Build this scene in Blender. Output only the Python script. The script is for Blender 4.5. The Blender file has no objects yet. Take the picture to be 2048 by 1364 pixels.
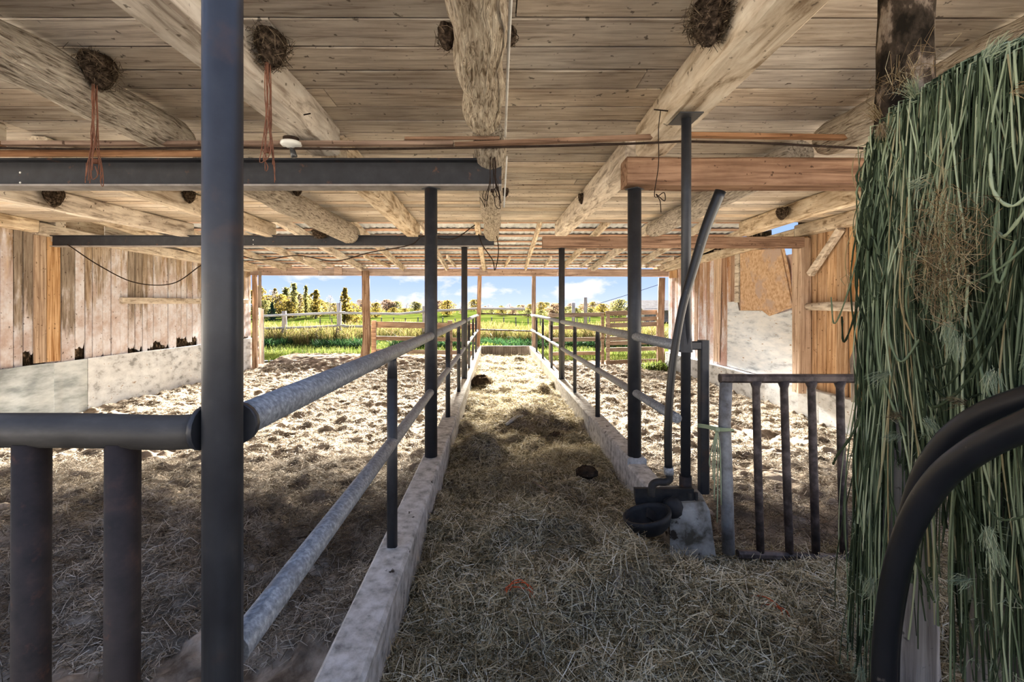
import bpy, math, random
import numpy as np
from mathutils import Vector, Matrix

# ------------------------------------------------------------------ camera, sky, sun, exposure
SC = bpy.context.scene
COL = SC.collection
rng = random.Random(7)
NR = np.random.default_rng(11)
F, VX, VY, CZ = 900.0, 990.0, 615.0, 1.85      # focal length in px, vanishing point, eye height

cam_d = bpy.data.cameras.new('camera')
cam_d.sensor_fit = 'HORIZONTAL'
cam_d.sensor_width = 36.0
cam_d.lens = 36.0 * F / 2048
cam_d.shift_x = (1024 - VX) / 2048
cam_d.shift_y = -(682 - VY) / 2048
cam_d.clip_start, cam_d.clip_end = 0.05, 2000
cam = bpy.data.objects.new('camera', cam_d)
COL.objects.link(cam)
cam.location = (0, 0, CZ)
cam.rotation_euler = (math.radians(90), 0, 0)
SC.camera = cam

SUN_ELEV, SUN_AZ, SUN_W = 17.0, -0.5, 55.0      # sun stands low in front, a little to the right
sun_d = bpy.data.lights.new('sun', 'SUN')
sun_d.energy = SUN_W
sun_d.angle = math.radians(8.0)
sun_d.color = (1.0, 0.93, 0.83)
sun = bpy.data.objects.new('sun', sun_d)
COL.objects.link(sun)
_e, _a = math.radians(SUN_ELEV), math.radians(SUN_AZ)
_src = Vector((math.sin(_a) * math.cos(_e), math.cos(_a) * math.cos(_e), math.sin(_e)))
sun.rotation_euler = _src.to_track_quat('Z', 'Y').to_euler()
sun.location = (3, 30, 20)

SC.view_settings.view_transform = 'Standard'
SC.view_settings.look = 'None'
SC.view_settings.gamma = 1.0
SC.view_settings.use_curve_mapping = False
SC.view_settings.exposure = 1.32

world = bpy.data.worlds.new('sky')
SC.world = world
world.use_nodes = True
wt = world.node_tree
for n in list(wt.nodes):
    wt.nodes.remove(n)


def N(nt, kind, **kw):
    n = nt.nodes.new('ShaderNode' + kind)
    for k, v in kw.items():
        if k.startswith('i_'):
            k = k[2:]
            key = int(k) if k.isdigit() else k.replace('_', ' ')
            n.inputs[key].default_value = v
        else:
            setattr(n, k, v)
    return n


def ramp(nt, fac, stops, interp='LINEAR'):
    r = N(nt, 'ValToRGB')
    r.color_ramp.interpolation = interp
    els = r.color_ramp.elements
    while len(els) < len(stops):
        els.new(0.5)
    for e, (p, c) in zip(els, stops):
        e.position = p
        e.color = (*c, 1) if len(c) == 3 else c
    nt.links.new(fac, r.inputs[0])
    return r.outputs[0]


def mixc(nt, fac, a, b, mode='MIX'):
    m = N(nt, 'Mix', data_type='RGBA', blend_type=mode)
    for sock, v in ((m.inputs[0], fac), (m.inputs[6], a), (m.inputs[7], b)):
        if hasattr(v, 'links'):
            nt.links.new(v, sock)
        elif isinstance(v, (int, float)):
            sock.default_value = v
        else:
            sock.default_value = (*v, 1)
    return m.outputs[2]


def math_(nt, op, a, b=0.0, clamp=False):
    m = N(nt, 'Math', operation=op, use_clamp=clamp)
    for sock, v in ((m.inputs[0], a), (m.inputs[1], b)):
        if hasattr(v, 'links'):
            nt.links.new(v, sock)
        else:
            sock.default_value = v
    return m.outputs[0]


def build_sky():
    nt = wt
    tc = N(nt, 'TexCoord')
    sep = N(nt, 'SeparateXYZ')
    nt.links.new(tc.outputs['Generated'], sep.inputs[0])
    base = ramp(nt, sep.outputs[2], [(0.0, (0.62, 0.72, 0.92)), (0.05, (0.44, 0.58, 0.92)),
                                     (0.14, (0.34, 0.50, 0.88)), (1.0, (0.26, 0.42, 0.80))])
    mp = N(nt, 'Mapping')
    mp.inputs['Scale'].default_value = (1, 1, 2.1)
    mp.inputs['Location'].default_value = (0.37, 0.0, 0.21)
    nt.links.new(tc.outputs['Generated'], mp.inputs[0])
    n1 = N(nt, 'TexNoise', i_Scale=7.5, i_Detail=7.0, i_Roughness=0.55)
    nt.links.new(mp.outputs[0], n1.inputs[0])
    cl = ramp(nt, n1.outputs[0], [(0.52, (0, 0, 0)), (0.60, (0.75, 0.75, 0.75)), (0.72, (1, 1, 1))])
    n2 = N(nt, 'TexNoise', i_Scale=16.0, i_Detail=4.0)
    nt.links.new(mp.outputs[0], n2.inputs[0])
    cc = ramp(nt, n2.outputs[0], [(0.35, (0.86, 0.82, 0.92)), (0.65, (1.05, 0.98, 0.98))])
    col = mixc(nt, cl, base, cc)
    bg = N(nt, 'Background')
    bg.inputs[1].default_value = 0.53
    nt.links.new(col, bg.inputs[0])
    out = N(nt, 'OutputWorld')
    nt.links.new(bg.outputs[0], out.inputs[0])


build_sky()

# ------------------------------------------------------------------ helpers


def P(px, py, d):
    """world point that lies at depth d behind pixel (px, py) of the 2048x1364 photograph"""
    return Vector(((px - VX) * d / F, d, CZ + (VY - py) * d / F))


ORI = {}


def tag(o, label=None, cat=None, group=None, kind=None):
    if label:
        o['label'] = label
    if cat:
        o['category'] = cat
    if group:
        o['group'] = group
    if kind:
        o['kind'] = kind
    return o


def thing(name, loc, label, cat, group=None, kind=None):
    o = bpy.data.objects.new(name, None)
    o.empty_display_size = 0.1
    COL.objects.link(o)
    o.location = loc
    ORI[o] = Vector(loc)
    return tag(o, label, cat, group, kind)


class MB:
    def __init__(s):
        s.v, s.f = [], []

    def add(s, verts, faces):
        b = len(s.v)
        s.v += [Vector(p) for p in verts]
        s.f += [tuple(b + i for i in fc) for fc in faces]
        return s

    def bar(s, p0, p1, w, h, up=(0, 0, 1), ch=0.004, n=1, jit=0.0, taper=1.0):
        """chamfered rectangular timber from p0 to p1; w sideways, h along up"""
        p0, p1 = Vector(p0), Vector(p1)
        d = (p1 - p0).normalized()
        up = Vector(up)
        side = d.cross(up).normalized()
        up = side.cross(d).normalized()
        rings = []
        for k in range(n + 1):
            t = k / n
            c = p0.lerp(p1, t)
            sc = 1 + (taper - 1) * t
            a, b = w / 2 * sc, h / 2 * sc
            cc = min(ch, a * .8, b * .8)
            pr = [(a, b - cc), (a - cc, b), (-a + cc, b), (-a, b - cc), (-a, -b + cc), (-a + cc, -b), (a - cc, -b), (a, -b + cc)]
            js, ju = rng.uniform(-jit, jit), rng.uniform(-jit, jit)
            rings.append([c + side * (x + js + rng.uniform(-jit, jit) * .4) + up * (y + ju + rng.uniform(-jit, jit) * .4) for x, y in pr])
        return s.rings(rings)

    def rings(s, rings, cap=True):
        m = len(rings[0])
        b = len(s.v)
        for r in rings:
            s.v += [Vector(p) for p in r]
        for k in range(len(rings) - 1):
            for i in range(m):
                j = (i + 1) % m
                s.f.append((b + k * m + i, b + k * m + j, b + (k + 1) * m + j, b + (k + 1) * m + i))
        if cap:
            s.f.append(tuple(b + i for i in reversed(range(m))))
            s.f.append(tuple(b + (len(rings) - 1) * m + i for i in range(m)))
        return s

    def tube(s, pts, r, sides=10, cap=True, wob=0.0, flat=1.0):
        pts = [Vector(p) for p in pts]
        n = len(pts)
        rs = r if isinstance(r, (list, tuple)) else [r] * n
        t0 = (pts[1] - pts[0]).normalized()
        ref = Vector((0, 0, 1)) if abs(t0.z) < .9 else Vector((0, 1, 0))
        u = t0.cross(ref).normalized()
        rings = []
        for k in range(n):
            t = (pts[min(k + 1, n - 1)] - pts[max(k - 1, 0)]).normalized()
            u = (u - t * u.dot(t)).normalized()
            v = t.cross(u)
            ring = []
            for i in range(sides):
                a = 2 * math.pi * i / sides
                rr = rs[k] * (1 + rng.uniform(-wob, wob))
                ring.append(pts[k] + u * math.cos(a) * rr + v * math.sin(a) * rr * flat)
            rings.append(ring)
        return s.rings(rings, cap)

    def box(s, x0, x1, y0, y1, z0, z1, ch=0.004):
        return s.bar(((x0 + x1) / 2, y0, (z0 + z1) / 2), ((x0 + x1) / 2, y1, (z0 + z1) / 2), x1 - x0, z1 - z0, ch=ch)

    def blob(s, c, r, seg=10, ring=6, jit=0.2, sc=(1, 1, 1)):
        c = Vector(c)
        vs, fs = [], []
        for i in range(ring + 1):
            th = math.pi * i / ring
            for j in range(seg):
                ph = 2 * math.pi * j / seg
                rr = r * (1 + rng.uniform(-jit, jit))
                vs.append(c + Vector((math.sin(th) * math.cos(ph) * sc[0], math.sin(th) * math.sin(ph) * sc[1], math.cos(th) * sc[2])) * rr)
        for i in range(ring):
            for j in range(seg):
                k = (j + 1) % seg
                fs.append((i * seg + j, (i + 1) * seg + j, (i + 1) * seg + k, i * seg + k))
        return s.add(vs, fs)

    def build(s, name, mat, parent=None, smooth=False):
        me = bpy.data.meshes.new(name)
        off = ORI.get(parent, Vector((0, 0, 0))) if parent is not None else Vector((0, 0, 0))
        o = bpy.data.objects.new(name, me)
        if parent is None:                       # a lone mesh gets its origin at its own base
            xs = [p.x for p in s.v]; ys = [p.y for p in s.v]; zs = [p.z for p in s.v]
            off = Vector(((min(xs) + max(xs)) / 2, (min(ys) + max(ys)) / 2, min(zs)))
            o.location = off
        me.from_pydata([p - off for p in s.v], [], s.f)
        me.materials.append(mat)
        if smooth:
            me.polygons.foreach_set('use_smooth', [len(p.vertices) == 4 for p in me.polygons])
        COL.objects.link(o)
        if parent is not None:
            o.parent = parent
        ORI[o] = off
        return o


def cr(pts, n=8):
    """Catmull-Rom points through pts"""
    pts = [Vector(p) for p in pts]
    q = [pts[0] * 2 - pts[1]] + pts + [pts[-1] * 2 - pts[-2]]
    out = []
    for i in range(1, len(q) - 2):
        a, b, c, d = q[i - 1:i + 3]
        for k in range(n):
            t = k / n
            out.append(0.5 * ((2 * b) + (c - a) * t + (2 * a - 5 * b + 4 * c - d) * t * t + (3 * b - a - 3 * c + d) * t ** 3))
    out.append(pts[-1])
    return out


_TB = NR.random((64, 256, 256))


def vnoise(x, y, seed=0):
    T = _TB[seed % 64]
    xi, yi = np.floor(x).astype(int), np.floor(y).astype(int)
    fx, fy = x - xi, y - yi
    fx, fy = fx * fx * (3 - 2 * fx), fy * fy * (3 - 2 * fy)
    a, b = T[xi % 256, yi % 256], T[(xi + 1) % 256, yi % 256]
    c, d = T[xi % 256, (yi + 1) % 256], T[(xi + 1) % 256, (yi + 1) % 256]
    return (a * (1 - fx) + b * fx) * (1 - fy) + (c * (1 - fx) + d * fx) * fy


def fbm(x, y, seed=0, oct=4):
    s, a, t = 0, 1, 0
    for k in range(oct):
        s = s + a * vnoise(x * 2 ** k, y * 2 ** k, seed + k)
        t += a
        a *= .5
    return s / t - .5


def np_mesh(name, V, Q, mat, parent=None, smooth=False):
    """mesh from numpy arrays: V (n,3), Q (m,4) quads"""
    me = bpy.data.meshes.new(name)
    me.vertices.add(len(V))
    me.vertices.foreach_set('co', V.astype(np.float32).ravel())
    m = len(Q)
    me.loops.add(m * 4)
    me.loops.foreach_set('vertex_index', Q.astype(np.int32).ravel())
    me.polygons.add(m)
    me.polygons.foreach_set('loop_start', np.arange(m, dtype=np.int32) * 4)
    me.polygons.foreach_set('loop_total', np.full(m, 4, dtype=np.int32))
    if smooth:
        me.polygons.foreach_set('use_smooth', np.ones(m, dtype=bool))
    me.update(calc_edges=True)
    me.materials.append(mat)
    o = bpy.data.objects.new(name, me)
    COL.objects.link(o)
    if parent is not None:
        o.parent = parent
    return o


def strands(name, base, length, width, mat, elev=0.25, bow=0.25, parent=None, upright=False, aim=None):
    """bent two-quad blades; base (n,3)"""
    n = len(base)
    az = NR.random(n) * 2 * np.pi
    if upright:
        el = np.pi / 2 - np.abs(NR.normal(0, elev, n))
    else:
        el = NR.normal(0.06, elev, n)
    d = np.stack([np.cos(az) * np.cos(el), np.sin(az) * np.cos(el), np.sin(el)], 1)
    if aim is not None:
        d = np.array([aim]) + NR.normal(0, elev, (n, 3))
        d /= np.linalg.norm(d, axis=1)[:, None]
    w = np.stack([-np.sin(az), np.cos(az), NR.normal(0, .6, n)], 1)
    w /= np.linalg.norm(w, axis=1)[:, None]
    L = length[:, None]
    side = NR.normal(0, bow, n)[:, None] * w * L
    p0 = base
    p1 = base + d * L * .5 + side * .5
    p1[:, 2] += NR.random(n) * .12 * length
    p2 = base + d * L
    if aim is not None:
        pass
    elif not upright:
        p0 = p0 - d * L * .5; p1 = p1 - d * L * .5; p2 = p2 - d * L * .5
        sink = np.minimum(0, np.minimum(p0[:, 2], p2[:, 2]) - base[:, 2] + .012)
        for p in (p0, p1, p2):
            p[:, 2] -= sink * .8
    else:
        p2[:, 2] -= np.abs(NR.normal(0, .15, n)) * length
        p2[:, :2] += d[:, :2] * (L * .25)
    ww = w * (width[:, None] / 2)
    V = np.stack([p0 - ww, p0 + ww, p1 + ww, p1 - ww, p2 + ww * .6, p2 - ww * .6], 1).reshape(-1, 3)
    b = (np.arange(n) * 6)[:, None]
    Q = np.concatenate([b + np.array([0, 1, 2, 3]), b + np.array([3, 2, 4, 5])], 0)
    return np_mesh(name, V, Q, mat, parent)


# ------------------------------------------------------------------ materials
MATS = {}


def newmat(name, rough=0.8, metal=0.0, spec=0.3):
    m = bpy.data.materials.new(name)
    m.use_nodes = True
    nt = m.node_tree
    b = nt.nodes['Principled BSDF']
    b.inputs['Roughness'].default_value = rough
    b.inputs['Metallic'].default_value = metal
    b.inputs['Specular IOR Level'].default_value = spec
    MATS[name] = m
    return m, nt, b


def posvec(nt, scale=(1, 1, 1), rand=0.0):
    g = N(nt, 'NewGeometry')
    v = g.outputs['Position']
    if rand:
        oi = N(nt, 'ObjectInfo')
        sc = N(nt, 'VectorMath', operation='SCALE')
        sc.inputs[0].default_value = (rand, rand * 1.7, rand * .6)
        nt.links.new(oi.outputs['Random'], sc.inputs['Scale'])
        ad = N(nt, 'VectorMath', operation='ADD')
        nt.links.new(v, ad.inputs[0]); nt.links.new(sc.outputs[0], ad.inputs[1])
        v = ad.outputs[0]
    mp = N(nt, 'Mapping')
    mp.inputs['Scale'].default_value = scale
    nt.links.new(v, mp.inputs[0])
    return mp.outputs[0]


def noise(nt, vec, scale, detail=5.0, rough=0.55, dist=0.0):
    n = N(nt, 'TexNoise', i_Scale=scale, i_Detail=detail, i_Roughness=rough, i_Distortion=dist)
    nt.links.new(vec, n.inputs[0])
    return n.outputs[0]


def bump(nt, b, h, strength=0.4, dist=0.01):
    bm = N(nt, 'Bump', i_Strength=strength, i_Distance=dist)
    nt.links.new(h, bm.inputs['Height'])
    nt.links.new(bm.outputs[0], b.inputs['Normal'])


def wood(name, axis, dark, mid, light, across=34.0, along=1.6, bmp=0.5, bdist=0.008, stain=0.55, spots=True, var=0.35,
         wash=None, wash_z=(1.0, 2.4), wash2=None, cont=0.145):
    """weathered timber, grain running along axis"""
    m, nt, b = newmat(name, 0.9, 0.0, 0.05)
    sc = [across] * 3
    sc['xyz'.index(axis)] = along
    v = posvec(nt, tuple(sc), 9.0)
    g = noise(nt, v, 1.0, 7.0, 0.62, 0.6)
    c = ramp(nt, g, [(0.49 - cont, dark), (0.49, mid), (0.49 + cont, light)])
    v2 = posvec(nt, (1, 1, 1), 5.0)
    s2 = noise(nt, v2, 2.3, 5.0, 0.6)
    c = mixc(nt, math_(nt, 'MULTIPLY', ramp(nt, s2, [(0.42, (0, 0, 0)), (0.70, (1, 1, 1))]), stain), c, dark)
    oi = N(nt, 'ObjectInfo')
    hv = N(nt, 'HueSaturation')
    hv.inputs['Saturation'].default_value = 1.0
    nt.links.new(c, hv.inputs['Color'])
    val = math_(nt, 'ADD', math_(nt, 'MULTIPLY', oi.outputs['Random'], var), 1 - var / 2)
    nt.links.new(val, hv.inputs['Value'])
    sat = math_(nt, 'ADD', math_(nt, 'MULTIPLY', math_(nt, 'FRACT', math_(nt, 'MULTIPLY', oi.outputs['Random'], 7.31)), 0.5), 0.72)
    nt.links.new(sat, hv.inputs['Saturation'])
    c = hv.outputs[0]
    if wash:
        sp = N(nt, 'SeparateXYZ')
        nt.links.new(posvec(nt, (1, 1, 1)), sp.inputs[0])
        vv = posvec(nt, (5, 5, 1.2), 3.0)
        nz = noise(nt, vv, 1.3, 6.0, 0.65)
        hgt = math_(nt, 'DIVIDE', math_(nt, 'SUBTRACT', wash_z[1], sp.outputs[2]), wash_z[1] - wash_z[0])
        k = math_(nt, 'ADD', hgt, math_(nt, 'MULTIPLY', math_(nt, 'SUBTRACT', nz, 0.5), 2.6))
        k = math_(nt, 'ADD', k, math_(nt, 'MULTIPLY', math_(nt, 'SUBTRACT', oi.outputs['Random'], 0.5), 0.9))
        k = ramp(nt, k, [(0.22, (0, 0, 0)), (0.62, (0.9, 0.9, 0.9))])
        wn = noise(nt, posvec(nt, (1, 1, 1), 4.0), 3.0, 6.0, 0.7)
        wc = ramp(nt, wn, [(0.38, wash2 or wash), (0.60, wash)])
        wc = mixc(nt, 0.12, wc, c, 'MULTIPLY')
        c = mixc(nt, k, c, wc)
    if spots:
        sv = posvec(nt, (1, 1, 1), 2.0)
        sn = noise(nt, sv, 21.0, 3.0, 0.5)
        c = mixc(nt, ramp(nt, sn, [(0.66, (0, 0, 0)), (0.71, (0.8, 0.8, 0.8))]), c, tuple(x * .35 for x in dark))
    nt.links.new(c, b.inputs['Base Color'])
    bump(nt, b, g, bmp, bdist)
    return m


def plain(name, stops, scale=8.0, rough=0.8, metal=0.0, bmp=0.2, bdist=0.005, sc=(1, 1, 1), spec=0.0, detail=6.0, second=None):
    m, nt, b = newmat(name, rough, metal, spec)
    v = posvec(nt, sc, 3.0)
    g = noise(nt, v, scale, detail, 0.62)
    c = ramp(nt, g, stops)
    if second:
        s_scale, lo, hi, colr = second
        s = noise(nt, v, s_scale, 5.0, 0.6)
        c = mixc(nt, ramp(nt, s, [(lo, (0, 0, 0)), (hi, (1, 1, 1))]), c, colr)
    nt.links.new(c, b.inputs['Base Color'])
    if bmp:
        bump(nt, b, g, bmp, bdist)
    return m


def islands(name, stops, rough=0.8, transl=0.0, big=None):
    m, nt, b = newmat(name, rough, 0, 0.03)
    g = N(nt, 'NewGeometry')
    c = ramp(nt, g.outputs['Random Per Island'], stops)
    if big:
        s, lo, hi, colr, amt = big
        nz = noise(nt, posvec(nt), s, 4.0, 0.6)
        c = mixc(nt, math_(nt, 'MULTIPLY', ramp(nt, nz, [(lo, (0, 0, 0)), (hi, (1, 1, 1))]), amt), c, colr)
    nt.links.new(c, b.inputs['Base Color'])
    if transl:
        tr = N(nt, 'BsdfTranslucent')
        nt.links.new(c, tr.inputs[0])
        mx = N(nt, 'MixShader')
        mx.inputs[0].default_value = transl
        out = nt.nodes['Material Output']
        nt.links.new(b.outputs[0], mx.inputs[1]); nt.links.new(tr.outputs[0], mx.inputs[2])
        nt.links.new(mx.outputs[0], out.inputs[0])
    return m


CEIL = ((0.28, 0.215, 0.165), (0.63, 0.55, 0.455), (0.82, 0.75, 0.64))
m_ceil = wood('ceiling_board', 'x', *CEIL, across=30, along=2.2, bmp=0.4, stain=0.4, var=0.5, cont=0.22)
m_joist = wood('joist_timber', 'y', (0.28, 0.21, 0.145), (0.66, 0.56, 0.435), (0.82, 0.74, 0.61), across=16, along=3.0, bmp=0.6, stain=0.45, var=0.2)
m_log = wood('log_bark', 'y', (0.18, 0.135, 0.095), (0.60, 0.51, 0.40), (0.80, 0.72, 0.59), across=60, along=9.0, bmp=1.0, bdist=0.05, stain=0.25, spots=False, var=0.1)
m_beam = wood('beam_timber', 'x', (0.11, 0.062, 0.04), (0.25, 0.15, 0.098), (0.36, 0.23, 0.155), across=22, along=1.2, bmp=0.5, stain=0.5, var=0.2)
m_header = wood('header_timber', 'x', (0.22, 0.155, 0.12), (0.43, 0.325, 0.27), (0.57, 0.46, 0.39), across=22, along=1.2, stain=0.5, var=0.3)
m_wallL = wood('wall_board_left', 'z', (0.20, 0.14, 0.095), (0.42, 0.33, 0.245), (0.57, 0.47, 0.37), across=30, along=2.0, stain=0.45, var=0.5,
               wash=(0.84, 0.86, 0.94), wash2=(0.60, 0.50, 0.48), wash_z=(1.4, 3.0))
m_wallR = wood('wall_board_right', 'z', (0.26, 0.14, 0.07), (0.52, 0.34, 0.20), (0.68, 0.50, 0.33), across=26, along=1.1, stain=0.3, var=0.35)
m_wallRw = wood('wall_board_washed', 'z', (0.27, 0.13, 0.07), (0.50, 0.32, 0.22), (0.64, 0.48, 0.36), across=26, along=1.1, stain=0.3, var=0.4,
                wash=(0.84, 0.87, 0.96), wash2=(0.60, 0.42, 0.38), wash_z=(0.9, 3.3))
m_post = wood('post_wood', 'z', (0.15, 0.085, 0.05), (0.36, 0.23, 0.15), (0.52, 0.38, 0.28), across=30, along=1.5, bmp=0.7, stain=0.4, var=0.25)
m_postgrey = wood('grey_board', 'z', (0.13, 0.11, 0.095), (0.33, 0.29, 0.25), (0.52, 0.47, 0.41), across=30, along=1.3, bmp=0.7, stain=0.4, var=0.3)
m_fence = wood('fence_board', 'x', (0.14, 0.10, 0.075), (0.30, 0.225, 0.17), (0.42, 0.335, 0.265), across=24, along=1.4, stain=0.4, var=0.3)
m_fencegrey = wood('fence_pole', 'x', (0.20, 0.19, 0.18), (0.36, 0.35, 0.33), (0.5, 0.48, 0.46), across=24, along=1.4, stain=0.3, var=0.3)
m_purlin = wood('purlin_board', 'x', (0.30, 0.17, 0.11), (0.52, 0.33, 0.235), (0.66, 0.46, 0.34), across=24, along=1.4, stain=0.3, var=0.35)
m_ply = plain('plywood_whitewashed', [(0.32, (0.36, 0.41, 0.47)), (0.45, (0.66, 0.72, 0.78)), (0.62, (0.80, 0.84, 0.88))], 2.6, 0.8, bmp=0.3, sc=(1, 1, 4),
              second=(7.0, 0.64, 0.70, (0.30, 0.20, 0.12)))
m_osb = plain('chipboard', [(0.30, (0.40, 0.24, 0.13)), (0.5, (0.62, 0.43, 0.28)), (0.7, (0.74, 0.58, 0.42))], 16.0, 0.85, bmp=0.3,
              second=(2.2, 0.52, 0.62, (0.52, 0.40, 0.34)))
m_bark_shade = plain('bark_and_gap_shade', [(0.40, (0.014, 0.011, 0.008)), (0.54, (0.05, 0.036, 0.024)), (0.60, (0.17, 0.125, 0.085)), (0.72, (0.26, 0.21, 0.15))], 17.0, 0.9, bmp=0.9, bdist=0.02, sc=(1, 1, .5))  # real bark on the post; elsewhere a dark stand-in for shade in gaps
m_steel = plain('dark_painted_steel', [(0.3, (0.016, 0.017, 0.021)), (0.6, (0.027, 0.029, 0.034)), (0.8, (0.05, 0.049, 0.050))], 14.0, 0.45, 0.0, 0.08, 0.002, spec=0.5,
                second=(5.0, 0.62, 0.72, (0.055, 0.035, 0.028)))
m_galv = plain('galvanised_pipe', [(0.33, (0.15, 0.155, 0.16)), (0.5, (0.25, 0.26, 0.27)), (0.66, (0.40, 0.41, 0.415))], 90.0, 0.5, 0.25, 0.1, 0.002, spec=0.5,
               second=(9.0, 0.54, 0.72, (0.15, 0.14, 0.135)))
m_railold = plain('weathered_pipe', [(0.36, (0.030, 0.027, 0.024)), (0.5, (0.055, 0.051, 0.045)), (0.66, (0.11, 0.10, 0.09))], 9.0, 0.55, 0.1, 0.12, 0.003, sc=(.4, 1, 1), spec=0.4)
m_rust = plain('rusty_pipe', [(0.3, (0.012, 0.009, 0.009)), (0.55, (0.025, 0.018, 0.017)), (0.75, (0.06, 0.034, 0.026))], 22.0, 0.7, 0.1, 0.25, 0.003,
               second=(26.0, 0.60, 0.72, (0.075, 0.032, 0.02)), spec=0.4)
m_gate = plain('worn_gate_pipe', [(0.36, (0.028, 0.021, 0.019)), (0.5, (0.062, 0.046, 0.040)), (0.66, (0.16, 0.13, 0.115))], 13.0, 0.6, 0.1, 0.2, 0.003,
               second=(4.0, 0.56, 0.68, (0.16, 0.12, 0.10)), spec=0.4)
m_gategrey = plain('worn_grey_pipe', [(0.3, (0.10, 0.085, 0.07)), (0.5, (0.24, 0.24, 0.235)), (0.72, (0.38, 0.385, 0.37))], 11.0, 0.6, 0.1, 0.2, 0.003,
                   second=(6.0, 0.6, 0.68, (0.12, 0.075, 0.05)), spec=0.4)
m_ibeam = plain('steel_beam_paint', [(0.3, (0.014, 0.015, 0.020)), (0.6, (0.026, 0.028, 0.036)), (0.8, (0.05, 0.045, 0.045))], 8.0, 0.55, 0.0, 0.15, 0.003,
                second=(11.0, 0.63, 0.70, (0.10, 0.045, 0.03)), spec=0.4)
m_flange = plain('pale_flange', [(0.3, (0.22, 0.20, 0.19)), (0.7, (0.40, 0.37, 0.35))], 7.0, 0.8)  # paler grey than the web
m_conc = plain('concrete', [(0.30, (0.24, 0.23, 0.21)), (0.45, (0.48, 0.465, 0.425)), (0.62, (0.68, 0.665, 0.63))], 17.0, 0.85, bmp=0.5, bdist=0.012, detail=9,
               second=(15.0, 0.66, 0.71, (0.055, 0.045, 0.035)))
m_block = plain('stained_concrete', [(0.36, (0.10, 0.085, 0.06)), (0.46, (0.27, 0.25, 0.21)), (0.62, (0.44, 0.42, 0.37))], 7.0, 0.9, bmp=0.4, bdist=0.01, detail=9,
                second=(9.0, 0.60, 0.64, (0.05, 0.04, 0.03)))
m_concw = plain('whitewashed_concrete', [(0.34, (0.30, 0.31, 0.32)), (0.45, (0.60, 0.635, 0.665)), (0.62, (0.74, 0.78, 0.81))], 4.5, 0.85, bmp=0.4, bdist=0.01, detail=9, sc=(1, 1, 1.8),
                second=(9.0, 0.64, 0.70, (0.32, 0.24, 0.18)))
m_tin = plain('grey_sheet', [(0.36, (0.30, 0.345, 0.37)), (0.5, (0.48, 0.545, 0.58)), (0.64, (0.64, 0.70, 0.73))], 3.2, 0.65, 0.1, 0.15, sc=(1, .6, 2), detail=9)
m_roof = plain('roof_tin', [(0.36, (0.42, 0.46, 0.50)), (0.64, (0.68, 0.72, 0.75))], 3.0, 0.5, 0.0, spec=0.3)
m_black = plain('black_plastic', [(0.3, (0.003, 0.004, 0.006)), (0.7, (0.008, 0.009, 0.012))], 12.0, 0.38, 0.0, 0.1, 0.002, spec=0.5, second=(26.0, 0.66, 0.72, (0.07, 0.06, 0.05)))
m_iron = plain('cast_iron', [(0.3, (0.010, 0.010, 0.011)), (0.6, (0.026, 0.025, 0.024)), (0.8, (0.09, 0.06, 0.03))], 14.0, 0.65, 0.2, 0.4, 0.006, spec=0.4)
m_dirt = plain('dirt', [(0.28, (0.045, 0.035, 0.027)), (0.42, (0.14, 0.112, 0.084)), (0.56, (0.32, 0.268, 0.21)), (0.72, (0.52, 0.45, 0.37))], 4.5, 0.95, bmp=0.9, bdist=0.035, detail=12)
m_bounce_gravel = plain('gravel', [(0.3, (0.52, 0.48, 0.42)), (0.7, (0.68, 0.64, 0.57))], 3.0, 0.95, bmp=0)  # kept pale so the unseen ground throws sun into the barn
m_mud = plain('manure', [(0.3, (0.018, 0.013, 0.009)), (0.6, (0.07, 0.050, 0.034)), (0.8, (0.16, 0.12, 0.08))], 11.0, 0.95, bmp=0.9, bdist=0.02, detail=9)
m_nest = plain('nest_mud', [(0.36, (0.014, 0.010, 0.008)), (0.5, (0.05, 0.036, 0.026)), (0.66, (0.15, 0.11, 0.08))], 40.0, 0.95, bmp=1.0, bdist=0.012)
m_cord = plain('dark_cord', [(0.3, (0.02, 0.014, 0.012)), (0.7, (0.05, 0.035, 0.028))], 20.0, 0.7, bmp=0)
m_redtw = plain('red_twine', [(0.3, (0.12, 0.055, 0.038)), (0.7, (0.27, 0.13, 0.085))], 30.0, 0.8, bmp=0)
m_orange = plain('orange_twine', [(0.3, (0.42, 0.07, 0.025)), (0.7, (0.62, 0.13, 0.05))], 30.0, 0.7, bmp=0)
m_pale = plain('pale_cable', [(0.3, (0.42, 0.40, 0.36)), (0.7, (0.66, 0.63, 0.57))], 9.0, 0.6, bmp=0)
m_porc = plain('porcelain', [(0.3, (0.66, 0.66, 0.62)), (0.7, (0.8, 0.8, 0.76))], 9.0, 0.35, bmp=0, spec=0.4)
m_bulb = plain('dusty_bulb', [(0.3, (0.02, 0.02, 0.022)), (0.7, (0.05, 0.05, 0.05))], 20.0, 0.3, bmp=0, spec=0.4)
m_hay = islands('hay_strands', [(0.0, (0.05, 0.034, 0.018)), (0.25, (0.21, 0.165, 0.085)), (0.50, (0.48, 0.405, 0.245)), (0.8, (0.72, 0.645, 0.445)), (1.0, (0.88, 0.83, 0.68))], 0.75, 0.2,
                big=(2.6, 0.50, 0.62, (0.15, 0.11, 0.06), 0.55))
m_nestraw = islands('nest_straw', [(0.0, (0.03, 0.022, 0.016)), (0.6, (0.12, 0.09, 0.06)), (1.0, (0.36, 0.28, 0.19))], 0.85)
m_straw = islands('pen_straw', [(0.0, (0.09, 0.065, 0.042)), (0.3, (0.24, 0.20, 0.15)), (0.6, (0.46, 0.40, 0.31)), (0.9, (0.68, 0.62, 0.51)), (1.0, (0.78, 0.72, 0.60))], 0.75, 0.15,
                  big=(0.9, 0.42, 0.62, (0.06, 0.045, 0.03), 0.75))
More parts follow.
